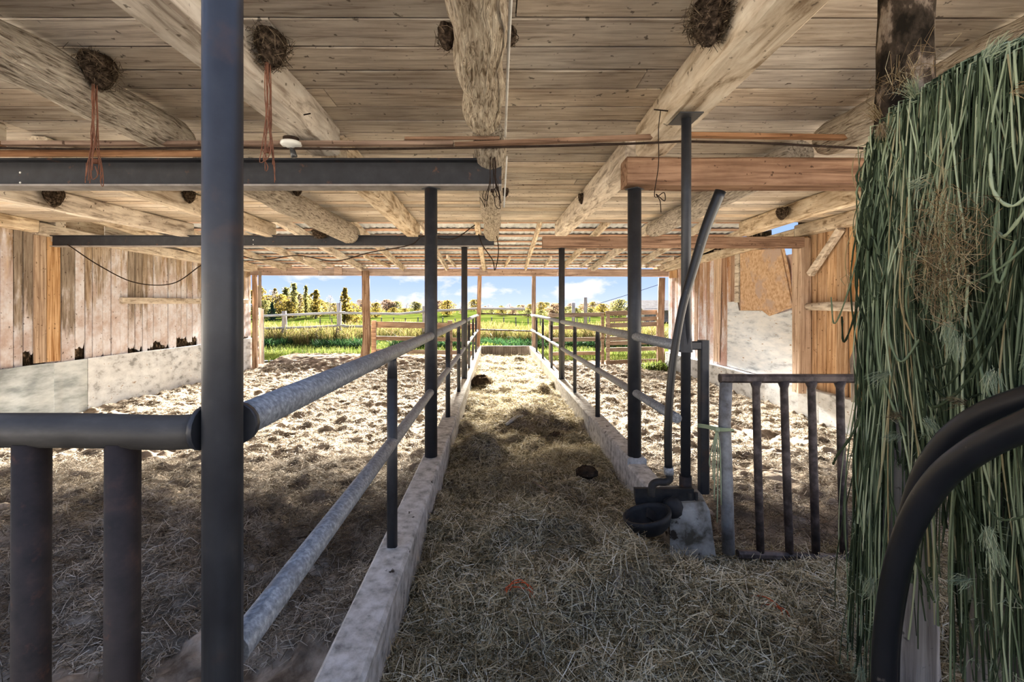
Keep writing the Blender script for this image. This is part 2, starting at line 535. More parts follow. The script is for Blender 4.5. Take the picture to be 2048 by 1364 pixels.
m_twine = islands('green_twine', [(0.0, (0.018, 0.024, 0.012)), (0.45, (0.075, 0.098, 0.050)), (0.72, (0.20, 0.245, 0.135)), (0.93, (0.46, 0.50, 0.30)), (1.0, (0.36, 0.27, 0.13))], 0.85)
m_fray = islands('frayed_twine', [(0.0, (0.16, 0.20, 0.12)), (0.6, (0.36, 0.41, 0.25)), (1.0, (0.52, 0.50, 0.32))], 0.85)
m_twyellow = islands('dry_straw_ends', [(0.0, (0.10, 0.06, 0.03)), (0.6, (0.32, 0.22, 0.11)), (1.0, (0.5, 0.42, 0.24))], 0.85)
m_field = plain('field_grass', [(0.36, (0.020, 0.033, 0.006)), (0.5, (0.042, 0.056, 0.010)), (0.64, (0.066, 0.070, 0.018))], 0.35, 0.95, bmp=0, detail=9)
m_blade = islands('grass_blades', [(0.0, (0.035, 0.06, 0.010)), (0.5, (0.085, 0.115, 0.024)), (1.0, (0.16, 0.16, 0.05))], 0.8, 0.35)
m_deep = islands('green_weed_leaves', [(0.0, (0.010, 0.032, 0.012)), (0.6, (0.024, 0.062, 0.022)), (1.0, (0.05, 0.10, 0.03))], 0.8, 0.3)
m_weed = islands('dry_weeds', [(0.0, (0.06, 0.06, 0.018)), (0.4, (0.11, 0.11, 0.03)), (0.8, (0.16, 0.125, 0.05)), (1.0, (0.22, 0.15, 0.08))], 0.8, 0.35)
m_leafY = islands('yellow_leaves', [(0.0, (0.06, 0.045, 0.010)), (0.5, (0.15, 0.112, 0.022)), (1.0, (0.25, 0.185, 0.045))], 0.8, 0.45)
m_leafG = islands('olive_leaves', [(0.0, (0.05, 0.055, 0.02)), (0.5, (0.12, 0.12, 0.04)), (1.0, (0.24, 0.20, 0.07))], 0.8, 0.45)
m_leafO = islands('russet_leaves', [(0.0, (0.10, 0.065, 0.045)), (0.5, (0.20, 0.13, 0.08)), (1.0, (0.30, 0.21, 0.13))], 0.8, 0.45)
m_leafB = islands('bare_twigs', [(0.0, (0.10, 0.085, 0.07)), (0.5, (0.20, 0.17, 0.14)), (1.0, (0.32, 0.27, 0.22))], 0.8, 0.3)
m_conif = islands('spruce_needles', [(0.0, (0.015, 0.04, 0.025)), (1.0, (0.05, 0.10, 0.06))], 0.8, 0.2)
m_trunk = plain('tree_trunk', [(0.3, (0.08, 0.07, 0.06)), (0.7, (0.22, 0.20, 0.18))], 4.0, 0.9, bmp=0)

# ------------------------------------------------------------------ the setting: floor
WL, WR, YF = -7.45, 5.29, 13.70            # left wall, right wall, front opening
ROW1, ROW2 = 3.55, 7.42                    # the two post and beam rows
CX_L, CX_R = -0.505, 1.10                  # railing lines
LANE, CURB = 0.45, 0.68


def sstep(x, a, b):
    t = np.clip((x - a) / (b - a), 0, 1)
    return t * t * (3 - 2 * t)


MOUNDS = []     # hay heaps on the lane: x, y, height, radius
for px, py, r, hgt in ((1190, 845, .17, .10), (1060, 838, .28, .10), (965, 905, .19, .11), (1085, 780, .16, .07), (975, 760, .13, .10),
                       (1105, 770, .12, .07), (1040, 720, .25, .06), (1170, 955, .10, .05), (1010, 1085, .22, .07), (1130, 1090, .25, .09),
                       (870, 1000, .10, .06), (1330, 1150, .16, .04), (1330, 1280, .35, .10), (1640, 1215, .2, .05), (1050, 1240, .3, .07),
                       (930, 850, .14, .06), (1250, 1170, .25, .07), (1000, 960, .2, .05), (1180, 805, .1, .05), (1530, 1300, .3, .08)):
    d = (CZ - LANE - hgt * .6) * F / (py - VY)
    MOUNDS.append(((px - VX) * d / F, d, hgt, r))


def ground(x, y):
    x = np.asarray(x, float); y = np.asarray(y, float)
    lane = LANE + fbm(x * 1.7, y * 1.7, 3) * .12 + fbm(x * 5, y * 5, 9, 3) * .15
    lane = lane - .13 * np.exp(-((x - 1.75) / .6) ** 2 - ((y - 2.62) / .3) ** 2) - .08 * np.exp(-((x - 1.12) / .2) ** 2 - ((y - 2.5) / .22) ** 2)
    for mx, my, h, r in MOUNDS:
        lane = lane + 1.35 * h * np.exp(-((x - mx) ** 2 + (y - my) ** 2) / (r * r)) * (0.8 + 0.8 * vnoise(x * 9, y * 9, 20))
    lane = lane - .04 * sstep(y, 9, 13)
    left = 0.30 - .22 * sstep(y, 2.5, 7) - .10 * sstep(-x, 2.0, 6.5) + .10 * sstep(x, -1.1, -.6)
    right = 0.36 - .27 * sstep(y, 2.8, 5.8) - .07 * sstep(x, 2.5, 4.8)
    rough = fbm(x * 1.3, y * 1.3, 30) * .12 + np.abs(fbm(x * 3.4, y * 3.4, 36, 3)) * .21 + fbm(x * 9, y * 9, 44, 3) * .10
    pens = np.where(x < 0.3, left, right) + (rough - .02)
    front = sstep(y, 12.9, 14.3)
    pens = pens * (1 - front) + front * (.32 - .28 * sstep(-x, 6.6, 7.3) - .22 * sstep(x, .5, 2.0) + rough * .35)
    inlane = (x > CX_L) & ((x < CX_R) | (y < 2.72)) & (y < 13.62)
    near = sstep(y, 2.72, 3.4) * (x >= CX_R)
    return np.where(inlane, lane, pens)


gx = np.concatenate([np.linspace(-9.0, WL, 6)[:-1], np.linspace(WL, -2.6, 140)[:-1], np.linspace(-2.6, 2.6, 190)[:-1], np.linspace(2.6, WR, 80)[:-1], np.linspace(WR, 7, 6)])
gy = np.concatenate([np.linspace(-6.0, 1.4, 16)[:-1], np.linspace(1.4, 5.5, 170)[:-1], np.linspace(5.5, 15.0, 270)])
XX, YY = np.meshgrid(gx, gy)
ZZ = ground(XX, YY)
nx, ny = len(gx), len(gy)
ii, jj = np.meshgrid(np.arange(nx - 1), np.arange(ny - 1))
b0 = (jj * nx + ii).ravel()
Qf = np.stack([b0, b0 + 1, b0 + nx + 1, b0 + nx], 1)
floor = np_mesh('floor', np.stack([XX.ravel(), YY.ravel(), ZZ.ravel()], 1), Qf, m_dirt, smooth=True)
tag(floor, 'trampled dirt and manure floor of the barn pens and feed lane', None, kind='structure')

# field outside
fx = np.linspace(-260, 260, 90)
fy = np.concatenate([np.linspace(14.8, 40, 40)[:-1], np.geomspace(40, 600, 40)])
FX, FY = np.meshgrid(fx, fy)


def field_z(x, y):
    return .30 + fbm(x * .08, y * .08, 12, 3) * .5 * sstep(y, 16, 60) + fbm(x * .7, y * .7, 50, 3) * .10 + .006 * np.clip(y - 20, 0, 100)


FZ = field_z(FX, FY)
FZ = np.where(FY < 15.0, .12, FZ)
n2, m2 = len(fx), len(fy)
ii, jj = np.meshgrid(np.arange(n2 - 1), np.arange(m2 - 1))
b0 = (jj * n2 + ii).ravel()
fld = np_mesh('field', np.stack([FX.ravel(), FY.ravel(), FZ.ravel()], 1), np.stack([b0, b0 + 1, b0 + n2 + 1, b0 + n2], 1), m_field, smooth=True)
tag(fld, 'green pasture stretching from the barn opening to the tree line', None, kind='structure')
yard = MB().add([(-80, -90, -.08), (80, -90, -.08), (80, 14.9, -.08), (-80, 14.9, -.08)], [(0, 1, 2, 3)]).build('yard', m_bounce_gravel)  # unseen ground, made pale to bounce sunlight indoors
tag(yard, 'pale gravel yard around and behind the barn', None, kind='structure')

# ------------------------------------------------------------------ ceiling: loft boards across the joists
Z_JB, Z_C = CZ + 1.154, CZ + 1.40           # joist underside, board underside
ceiling = MB().box(WL - .1, WR + .1, 1.42, ROW2 + .02, Z_C + .045, Z_C + .075).build('ceiling', m_bark_shade)  # added slab blocks sun; its dark colour puts shade into the board gaps
tag(ceiling, 'weathered plank loft floor seen from below', None, kind='structure')
ORI[ceiling] = Vector(ceiling.location)
y = 1.42
while y < ROW2 - .05:
    w = rng.uniform(.21, .28) if y < 4 else rng.uniform(.15, .25)
    w = min(w, ROW2 + .03 - y)
    cuts = [WL - .05]
    while cuts[-1] < WR - 2.2:
        cuts.append(cuts[-1] + rng.choice([2.6, 3.5, 3.8, 4.9]))
    cuts[-1] = WR + .05
    for a, b in zip(cuts[:-1], cuts[1:]):
        dz = rng.uniform(0, .003)
        tilt = rng.uniform(-.004, .004)
        MB().bar((a + .003, y + w / 2, Z_C + .016 + dz), (b - .003, y + w / 2 + tilt, Z_C + .016 + dz + rng.uniform(-.004, .004)), w - rng.uniform(.012, .022),   .032, ch=.003, n=3, jit=.0015).build('board', m_ceil, ceiling)
    y += w

# ------------------------------------------------------------------ lean-to roof in front of row two
RZ0, RZ1 = CZ + 1.74, CZ + 1.235              # roof underside at row two, at the header


def roof_z(y):
    return RZ0 + (RZ1 - RZ0) * (y - ROW2) / (YF - ROW2)


EAVE = 14.35
roof = thing('ceiling', (0, ROW2, roof_z(ROW2)), 'lean-to tin roof on purlins and rafters over the open front', None, kind='structure')
for k in range(16):                          # corrugated sheets
    x0 = WL - .15 + k * .81
    cols, V, Fc = 25, [], []
    for j, yy in enumerate((ROW2 - .9, 10.6, EAVE)):
        for i in range(cols):
            xx = x0 + i * .83 / (cols - 1)
            V.append((xx, yy, roof_z(yy) + .085 + .011 * math.cos(i * math.pi / 2) + (k % 2) * .003))
    for j in range(2):
        for i in range(cols - 1):
            Fc.append((j * cols + i, j * cols + i + 1, (j + 1) * cols + i + 1, (j + 1) * cols + i))
    MB().add(V, Fc).build('roof_sheet', m_roof, roof)
yy = ROW2 - .55
while yy < EAVE:
    z = roof_z(yy) + .058
    xs = [WL, WL + rng.uniform(3.5, 5), WL + rng.uniform(7.6, 9), WR]
    for a, b in zip(xs[:-1], xs[1:]):
        MB().bar((a, yy, z), (b - .01, yy + rng.uniform(-.03, .03), z), rng.choice([.10, .14, .19]), .024, ch=.003).build('purlin', m_purlin, roof)
    yy += rng.uniform(.42, .60)
for k, x in enumerate((-7.2, -6.35, -5.25, -4.1, -2.75, -1.55, -.35, .85, 2.0, 3.05, 4.1, 5.0)):
    xa, xb = x + rng.uniform(-.18, .18), x + rng.uniform(-.1, .1)
    MB().bar((xa, ROW2 - .5, roof_z(ROW2 - .5) - .045), (xb, EAVE - .12, roof_z(EAVE - .12) - .045), .05 if k % 3 else .10, .17, ch=.006, n=3, jit=.006).build('rafter', m_joist, roof)
for x, d in ((-4.9, 12.9), (-3.2, 12.6), (-1.2, 12.7), (.3, 12.9), (1.5, 12.8), (2.6, 12.7), (3.7, 12.8), (4.6, 12.9), (-6.2, 12.9)):
    MB().bar((x, YF - .02, CZ + 1.245), (x + rng.uniform(-.12, .12), d - 1.3, roof_z(d - 1.3) - .13), .045, .09, ch=.004).build('brace', m_joist, roof)

# ------------------------------------------------------------------ left wall
ZT = CZ + 1.24
wallL = thing('wall_left', (WL, 0, 0), 'left barn wall of whitewashed vertical boards above grey sheets', None, kind='structure')
YL0, YR0 = 5.6, 5.2                         # the long walls begin here; nearer parts left out, unseen, to let daylight in
y = YL0
while y < YF - .06:
    w = min(rng.choice([.14, .17, .19, .22, .26]), YF - .02 - y)
    zb = .86 - rng.choice([0, 0, .05, -.06, -.14, -.28 if y > 6 else 0])
    zt = ZT + rng.uniform(-.03, .03)
    m = MB()
    # board with a ragged lower end
    nb = 5
    pts_b = [(y + .006 + (w - .016) * i / nb, zb + rng.uniform(-.06, .05) + (.16 * rng.random() if i in (0, nb) and rng.random() < .3 else 0)) for i in range(nb + 1)]
    off = rng.uniform(-.008, .012)
    X0, X1 = WL + off, WL + off + .026
    V = [(X1, a, b) for a, b in pts_b] + [(X1, y + w - .010, zt), (X1, y + .006, zt)]
    V += [(X0, p[1], p[2]) for p in V]
    k = nb + 3
    Fc = [tuple(range(k)), tuple(reversed(range(k, 2 * k)))] + [(i, i + k, (i + 1) % k + k, (i + 1) % k) for i in range(k)]
    m.add(V, Fc).build('board', m_wallL, wallL)
    y += w
MB().box(WL - .05, WL - .02, YL0, YF, 0, CZ + 1.22).build('shade_backing', m_bark_shade, wallL)  # added sheet, coloured dark so the board gaps read as shaded
for a_, b_ in ((YL0, 8.6), (8.62, 11.2), (11.22, YF)):
    MB().box(WL - .05, WL - .02, a_, b_, CZ + 1.225, CZ + 1.9).build('gable_board', m_joist, wallL)
# wall plate on top, posts
MB().bar((WL + .07, .9, CZ + 1.31), (WL + .07, 7.2, CZ + 1.31), .16, .20, n=6, jit=.008, ch=.02).build('plate', m_joist, wallL)
MB().bar((WL + .07, 7.22, CZ + 1.27), (WL + .07, YF - .1, CZ + 1.18), .16, .20, n=6, jit=.008, ch=.02).build('plate', m_joist, wallL)
for yy in (7.58,):
    MB().bar((WL + .07, yy, CZ + 1.1), (WL + .07, yy, CZ + 1.55), .14, .18, up=(0, 1, 0)).build('stud', m_joist, wallL)
# two fresher boards nailed over the wall
for a, b in ((7.22, 7.42), (7.43, 7.66)):
    MB().bar((WL + .045, (a + b) / 2, .95), (WL + .045, (a + b) / 2, CZ + 1.17), b - a, .022, up=(1, 0, 0), ch=.003).build('cover_board', m_wallR, wallL)
# grey sheets / concrete band below
cuts = [YL0, 6.6, 7.53, 8.15, 9.9, 11.4, 12.7, YF - .02]
for i, (a, b) in enumerate(zip(cuts[:-1], cuts[1:])):
    t = .045 + .012 * (i % 2)
    MB().bar((WL + t, a + .006, .38), (WL + t, b - .006, .38), .03 + .01 * (i % 3), 1.09 + rng.uniform(-.01, .01), ch=.006, n=4, jit=.004).build('sheet', m_tin if i in (1, 2) else m_concw, wallL)
lg = [P(236, 600, 8.9), P(404, 602, 11.4)]
MB().bar((WL + .075, 8.88, CZ + .14), (WL + .075, 11.2, CZ + .16), .07, .13, ch=.012, n=4, jit=.004).build('ledge', m_joist, wallL)
MB().bar((WL + .075, 11.22, CZ + .165), (WL + .075, 13.4, CZ + .18), .07, .13, ch=.012).build('ledge', m_joist, wallL)

# ------------------------------------------------------------------ right wall
wallR = thing('wall_right', (WR, 0, 0), 'right barn wall of patched boards and panels on a concrete footing', None, kind='structure')
y = YR0
while y < YF - .05:
    w = min(rng.choice([.17, .2, .23, .26]), YF - .02 - y)
    m = m_wallR if y < 7.9 else m_wallRw
    off = rng.uniform(-.01, .008)
    zt = CZ + 1.26 + rng.uniform(-.02, .03)
    if 8.0 < y < 8.35:
        zt = CZ + .95
    MB().bar((WR + off, y + w / 2, .47), (WR + off, y + w / 2, zt), w - .012, .026, up=(1, 0, 0), ch=.003, n=3, jit=.002).build('board', m, wallR)
    y += w
MB().box(WR + .03, WR + .06, YR0, 7.9, 0, CZ + 1.9).build('shade_backing', m_bark_shade, wallR)  # dark sheet behind the boards paints shade into their gaps
MB().box(WR + .03, WR + .06, 8.7, YF, 0, CZ + 1.5).build('shade_backing', m_bark_shade, wallR)  # same dark sheet, shade of the gaps held in its colour
cuts = [YR0, 7.2, 9.1, 11.2, YF - .02]
for i, (a, b) in enumerate(zip(cuts[:-1], cuts[1:])):
    MB().bar((WR - .05, a + .004, .19), (WR - .05, b - .004, .19), .14, .62 + .02 * (i % 2), ch=.012, n=4, jit=.006).build('footing', m_concw, wallR)
# square post and plate, rail, brace
MB().bar((WR - .13, 7.58, .42), (WR - .13, 7.58, CZ + 1.16), .20, .22, up=(0, 1, 0), ch=.02, n=6, jit=.006).build('post', m_wallR, wallR)
MB().bar((WR - .09, .9, CZ + 1.30), (WR - .09, 7.68, CZ + 1.30), .18, .20, ch=.02, n=6, jit=.01).build('plate', m_joist, wallR)
MB().bar((WR - .09, 7.7, CZ + 1.27), (WR - .09, YF - .1, CZ + 1.18), .16, .18, ch=.02, n=6, jit=.008).build('plate', m_joist, wallR)
MB().tube([(WR - .10, 7.46, CZ + .015), (WR - .10, 6.9, CZ + .02), (WR - .10, 6.0, CZ + .0), (WR - .10, 5.3, CZ - .01)], [.06, .075, .07, .07], 10, flat=1.0, wob=.06).build('rail', m_joist, wallR, True)
MB().bar((WR - .10, 7.40, CZ + .55), (WR - .10, 6.75, CZ + 1.18), .10, .11, up=(1, 0, 0), ch=.02, n=3, jit=.005).build('brace', m_joist, wallR)
# panels beyond the post


def wall_panel(name, pts, x, t, mat):
    V = [(x, a, b) for a, b in pts] + [(x + t, a, b) for a, b in pts]
    k = len(pts)
    Fc = [tuple(reversed(range(k))), tuple(range(k, 2 * k))] + [(i, (i + 1) % k, (i + 1) % k + k, i + k) for i in range(k)]
    return MB().add(V, Fc).build(name, mat, wallR)


def wr(px, py):          # pixel on the right wall -> (y, z)
    d = WR * F / (px - VX)
    return (d, CZ + (VY - py) * d / F)


wall_panel('plywood_panel', [wr(*p) for p in ((1597, 768), (1458, 732), (1459, 604), (1478, 603), (1482, 621), (1545, 622), (1560, 628), (1597, 618))], WR - .045, .014, m_ply)
wall_panel('chipboard_panel', [wr(*p) for p in ((1595, 614), (1545, 632), (1530, 621), (1487, 621), (1486, 500), (1575, 497), (1585, 540))], WR - .065, .014, m_osb)
wall_panel('chipboard_panel', [wr(*p) for p in ((1594, 610), (1560, 624), (1545, 627), (1518, 585), (1508, 540), (1506, 500), (1570, 498))], WR - .085, .012, m_osb)
wall_panel('batten', [wr(*p) for p in ((1475, 605), (1483, 605), (1485, 500), (1476, 500))], WR - .07, .03, m_joist)
wall_panel('patch_board', [wr(*p) for p in ((1431, 722), (1442, 725), (1447, 500), (1432, 500))], WR - .05, .02, m_wallR)
wall_panel('patch_board', [wr(*p) for p in ((1342, 556), (1357, 556), (1357, 516), (1342, 512))], WR - .05, .02, m_wallR)
wall_panel('patch_board', [wr(*p) for p in ((1392, 700), (1398, 700), (1400, 505), (1393, 505))], WR - .05, .02, m_post)
# dried split stake leaning on the wall right of the post
MB().tube([(WR - .17, 6.42, .50), (WR - .15, 6.46, 1.1), (WR - .09, 6.40, 1.42), (WR - .08, 6.43, 1.72)], [.035, .045, .03, .028], 8, wob=.1).build('split_stake', m_postgrey, wallR, True)

# ------------------------------------------------------------------ front opening: header and posts
hd = thing('header_beam', (0, YF, CZ + .98), 'long reddish header timber across the open front of the barn', 'beam')
xs = [WL + .02, -5.35, -1.9, 1.9, WR]
for i, (a, b) in enumerate(zip(xs[:-1], xs[1:])):
    MB().bar((a, YF + .02 * (i % 2), CZ + 1.095 - .012 * i), (b - .01, YF + .02 * (i % 2), CZ + 1.085 - .012 * i), .12, .225, ch=.012, n=3, jit=.004).build('timber', m_header, hd)
for x in (-4.75, -.35):
    MB().bar((x, YF - .075, CZ + .99), (x, YF - .075, CZ + 1.24), .24, .03, up=(0, 1, 0), ch=.003).build('splice_plate', m_header, hd)


def wood_post(name, pts, rs, label, mat, cat='post', sides=10, wob=.04):
    m = MB().tube(cr(pts, 4), [np.interp(i / (4 * (len(pts) - 1)), np.linspace(0, 1, len(rs)), rs) for i in range(4 * (len(pts) - 1) + 1)], sides, wob=wob)
    return tag(m.build(name, mat, smooth=True), label, cat)


x = (735 - VX) * YF / F
wood_post('wooden_post', [(x - .06, YF - .20, .10), (x + .04, YF - .21, .9), (x + .02, YF - .21, 1.7), (x, YF - .21, CZ + 1.10)], [.15, .125, .12, .115],
          'crooked round wooden post holding the header left of the plank fence', m_post)
x = (957.5 - VX) * YF / F
tag(MB().bar((x - .02, YF - .125, .45), (x + .03, YF - .125, CZ + .96), .12, .12, up=(0, 1, 0), ch=.03, n=4, jit=.006).build('wooden_post', m_post),
    'square wooden post at far end of the left pipe railing', 'post')
x = (1067 - VX) * YF / F
tag(MB().bar((x, YF - .125, .45), (x, YF - .125, CZ + .95), .12, .12, up=(0, 1, 0), ch=.03, n=4, jit=.006).build('wooden_post', m_post),
    'square wooden post at far end of the right pipe railing', 'post')
tag(MB().bar((WL + .22, YF - .12, -.10), (WL + .20, YF - .12, CZ + .97), .13, .13, up=(0, 1, 0), ch=.02, n=4, jit=.006).build('wooden_post', m_post),
    'dark corner post where the left wall meets the front opening', 'post')
MB().bar((WL + .34, YF - .09, CZ + .02), (WL + .34, YF - .09, CZ + 1.1), .09, .03, up=(0, 1, 0), ch=.004).build('hanging_board', m_wallL, hd)
tag(MB().tube(cr([(WR - .24, YF - .05, -.02), (WR - .26, YF - .05, 1.2), (WR - .23, YF - .05, CZ + .90)], 3), .10, 10, wob=.05).build('wooden_post', m_post, smooth=True),
    'dark round corner post where the right wall meets the front opening', 'post')

# ------------------------------------------------------------------ beams


def ibeam(name, xa, xb, y, z0, h, label, w=.15, holes=()):
    t = thing(name, ((xa + xb) / 2, y, z0), label, 'beam')
    MB().box(xa, xb, y - .008, y + .008, z0 + .014, z0 + h - .014, ch=.001).build('web', m_ibeam, t)
    MB().box(xa, xb, y - w / 2, y + w / 2, z0, z0 + .014, ch=.002).build('bottom_flange', m_flange, t)
    MB().box(xa, xb, y - w / 2, y + w / 2, z0 + h - .014, z0 + h, ch=.002).build('top_flange', m_ibeam, t)
    for hx, hz in holes:
        MB().tube([(hx, y - .012, hz), (hx, y - .007, hz)], .008, 8).build('bolt_or_lit_hole', m_porc, t)  # pale disc stands in for sky shining through a hole in the web
    return t


ZB = CZ + .94
ibeam('steel_beam', WL + .16, (1003 - VX) * ROW1 / F, ROW1, ZB, .215, 'dark steel beam over the nearer left railing post',
      holes=[((43 - VX) * ROW1 / F, CZ + (VY - 346) * ROW1 / F), ((43 - VX) * ROW1 / F, CZ + (VY - 366) * ROW1 / F)])
ibeam('steel_beam', WL + .16, (988 - VX) * ROW2 / F, ROW2, CZ + 1.0, .185, 'dark steel beam over the farther left railing post', w=.11,
      holes=[(P(507, 480, ROW2).x, P(507, 480, ROW2).z), (P(507, 489, ROW2).x, P(507, 489, ROW2).z)])
xa = (1248 - VX) * ROW1 / F
t = tag(MB().bar((xa, ROW1, ZB + .112), (WR - .2, ROW1, ZB + .10), .19, .215, ch=.012, n=8, jit=.004).build('wooden_beam', m_beam),
        'thick brown wooden beam over the nearer right railing post', 'beam')
tag(MB().bar((xa - .06, ROW1 + .03, ZB - .002), (xa - .005, ROW1 + .03, ZB + .235), .10, .055, up=(1, 0, 0), ch=.005).build('end_block', m_joist),
    'short upright block at the end of the thick brown beam', 'block') if False else None
tag(MB().bar(((1085 - VX) * ROW2 / F, ROW2, CZ + 1.07), (WR - .24, ROW2, CZ + 1.07), .16, .18, ch=.012, n=8, jit=.004).build('wooden_beam', m_beam),
    'brown wooden beam from the farther right railing post to the right wall', 'beam')

# ------------------------------------------------------------------ joists
JH = .235


def joist(x, w, y0, y1, label, x2=None, dz=0.0, h=JH):
    x2 = x if x2 is None else x2
    zc = Z_C - .002 - h / 2 + dz
    n = max(3, int((y1 - y0) / .5))
    o = MB().bar((x, y0, zc), (x2, y1, zc), w, h, ch=.02, n=n, jit=.006).build('ceiling_joist', m_joist)
    return tag(o, label, 'joist')


def log(x, r, y0, y1, label, x2=None, r2=None, dz=0.0):
    x2 = x if x2 is None else x2
    r2 = r if r2 is None else r2
    n = 22
    rs = [r + (r2 - r) * k / n for k in range(n + 1)]
    rs[0] *= .9
    rs[-1] *= .82
    pts = [(x + (x2 - x) * k / n + .012 * math.sin(k * .9 + x), y0 + (y1 - y0) * min(max(k, .12), n - .12) / n, Z_C - .012 - max(r, r2) * 1.04 + dz + .006 * math.sin(k * 1.3)) for k in range(n + 1)]
    o = MB().tube(pts, rs, 20, wob=.035).build('log_joist', m_log, smooth=True)
    return tag(o, label, 'joist')


log(-.075, .128, 1.3, 3.06, 'thick barky log joist overhead at the centre of the near ceiling', r2=.118)
log(-.045, .125, 3.12, 7.75, 'tapering log joist hanging down the centre of the far ceiling', x2=-.05, r2=.122, dz=-.05)
log(-2.40, .135, 1.3, 3.42, 'cracked log joist at upper left carrying a nest with red twine', x2=-2.36)
log(-2.36, .13, 3.68, 7.62, 'log joist ending above the far steel beam, left of centre', x2=-2.40, r2=.17)
log(2.55, .125, 1.3, 3.43, 'log joist passing behind the green twine, above the brown beam', x2=2.5)
log(2.5, .13, 3.67, 7.32, 'log joist at right between the two brown wooden beams', x2=2.55)
joist(-1.36, .23, 1.3, 3.45, 'square timber joist behind the near black pole with two nails', x2=-1.30)
joist(-1.30, .21, 3.66, 7.5, 'square timber joist left of the centre log in the far ceiling', x2=-1.36)
joist(1.15, .24, 1.3, 3.45, 'square timber joist at upper right held up by the thin pipe', x2=1.20)
joist(1.17, .21, 3.67, 7.33, 'square timber joist above the gap between the right railing posts', x2=1.08)
joist(-3.72, .15, 3.66, 7.5, 'slim square joist second from the left wall in the far ceiling')
joist(-5.45, .17, 3.66, 7.5, 'square joist nearest the left wall with a mud nest on it', x2=-5.1)
joist(4.0, .17, 3.68, 7.32, 'square joist nearest the right wall with a mud nest on it', x2=4.05)
joist(3.95, .18, 1.3, 3.43, 'square joist above the near right corner behind the twine')
joist(-3.8, .18, 1.3, 3.42, 'square joist at the top left edge beyond the cracked log')
joist(-5.5, .18, 1.3, 3.42, 'outer joist by the left wall nearer than the dark steel beam')

# nests ---------------------------------------------------------------


def nest(c, r, label, side=1, straw=True, scz=1.0):
    """mud cup: wide rim against the boards, narrowing downwards"""
    c = Vector(c)
    t = thing('bird_nest', c, label, 'nest')
    m = MB()
    rings = []
    for k, (rr, z) in enumerate(((.92, .95), (1.04, .6), (1.0, .2), (.85, -.25), (.62, -.65), (.30, -.95), (.08, -1.05))):
        rings.append([c + Vector((math.cos(2 * math.pi * i / 14) * rr * r * .8 * (1 + rng.uniform(-.1, .1)), math.sin(2 * math.pi * i / 14) * rr * r * 1.1 * (1 + rng.uniform(-.1, .1)), z * r * scz + rng.uniform(-.06, .06) * r)) for i in range(14)])
    cup = m.rings(rings).build('mud_cup', m_nest, t)
    n = 420 if straw else 70
    v = NR.normal(0, 1, (n, 3)); v /= np.linalg.norm(v, axis=1)[:, None]
    v *= np.array([[r * .86, r * 1.12, r * scz]]) * NR.uniform(.85, 1.08, (n, 1))
    v[:, :2] *= np.clip(1.0 + .35 * v[:, 2:3] / (r * scz), .3, 1.2)
    o = strands('straw', v, NR.uniform(.4, 1.5, n) * r, np.full(n, .0032), m_nestraw, elev=.55, bow=.5, parent=cup)
    o['kind'] = 'stuff'
    return t


nest((-2.205, 2.50, CZ + 1.305), .088, 'dark straw nest on the cracked log joist at upper left')
nest((-1.145, 2.30, CZ + 1.31), .085, 'straw nest beside the near black pole with hanging twine')
nest((.985, 2.06, CZ + 1.30), .095, 'round straw nest on the square joist at upper right')
nest((-.235, 2.20, CZ + 1.315), .055, 'small mud nest on the left side of the centre log', straw=False)
nest((.075, 2.22, CZ + 1.33), .04, 'small mud nest on the right side of the centre log', straw=False)
nest((-5.13, 5.23, CZ + 1.28), .10, 'mud nest on the joist nearest the left wall', straw=False, scz=1.1)
nest((-3.60, 5.3, CZ + 1.30), .07, 'mud nest on the slim joist left of the near black pole', straw=False)
nest((-2.20, 5.0, CZ + 1.31), .07, 'mud nest on the far left log joist above the steel beam', straw=False)
nest((1.02, 5.3, CZ + 1.28), .05, 'dark mud nest on the far square joist right of centre', straw=False, scz=1.2)
nest((3.86, 6.05, CZ + 1.26), .08, 'brown mud nest on the joist nearest the right wall', straw=False)
nest((-2.85, 7.30, CZ + 1.19), .13, 'straw nest lying along the far steel beam beneath the log end', scz=.5)
nest((.115, 5.1, CZ + 1.30), .05, 'tiny mud nest on the far part of the centre log, right side', straw=False)

# cable strip across the joists, lamp, cords -----------------------------------------
ys, zs = 3.12, Z_JB - .018
st = thing('cable_strip', (-1.0, ys, zs - .03), 'thin brown batten with a black cable running across under the joists', 'batten')
cuts = [WL + .1, -3.4, (910 - VX) * ys / F, (1370 - VX) * ys / F, WR - .2]
tilts = [(0, 0), (0, .0), (-.01, .055), (.06, .0)]
for (a, b), (za, zb_) in zip(zip(cuts[:-1], cuts[1:]), tilts):
    MB().bar((a, ys, zs + za), (b - .012, ys, zs + zb_), .05, .028, ch=.003, n=2).build('batten', m_beam, st)
MB().bar((-.62, ys - .03, zs + .025), (.03, ys - .03, zs + .028), .02, .022, ch=.003).build('batten', m_beam, st)
pts = [(xx, ys - .03, zs - .035 - .012 * abs(math.sin(xx * 1.7)) + (.05 * max(0, 1 - abs(xx - 1.3) / 1.3))) for xx in np.linspace(WL + .1, WR - .2, 60)]
MB().tube(pts, .008, 6).build('cable', m_cord, st, True)
MB().bar((WL + .2, ys + .05, zs - .05), (-2.05, ys + .05, zs - .05), .02, .045, ch=.003, n=2, jit=.003).build('batten', m_beam, st)

lc = P(586, 292, ys) + Vector((0, -.03, 0))
lp = thing('lamp_holder', lc, 'white porcelain lamp holder with a dark bulb under the batten', 'lamp')
MB().tube([lc + Vector((0, 0, .045)), lc + Vector((0, 0, .02))], .052, 16).build('junction_box', m_cord, lp)


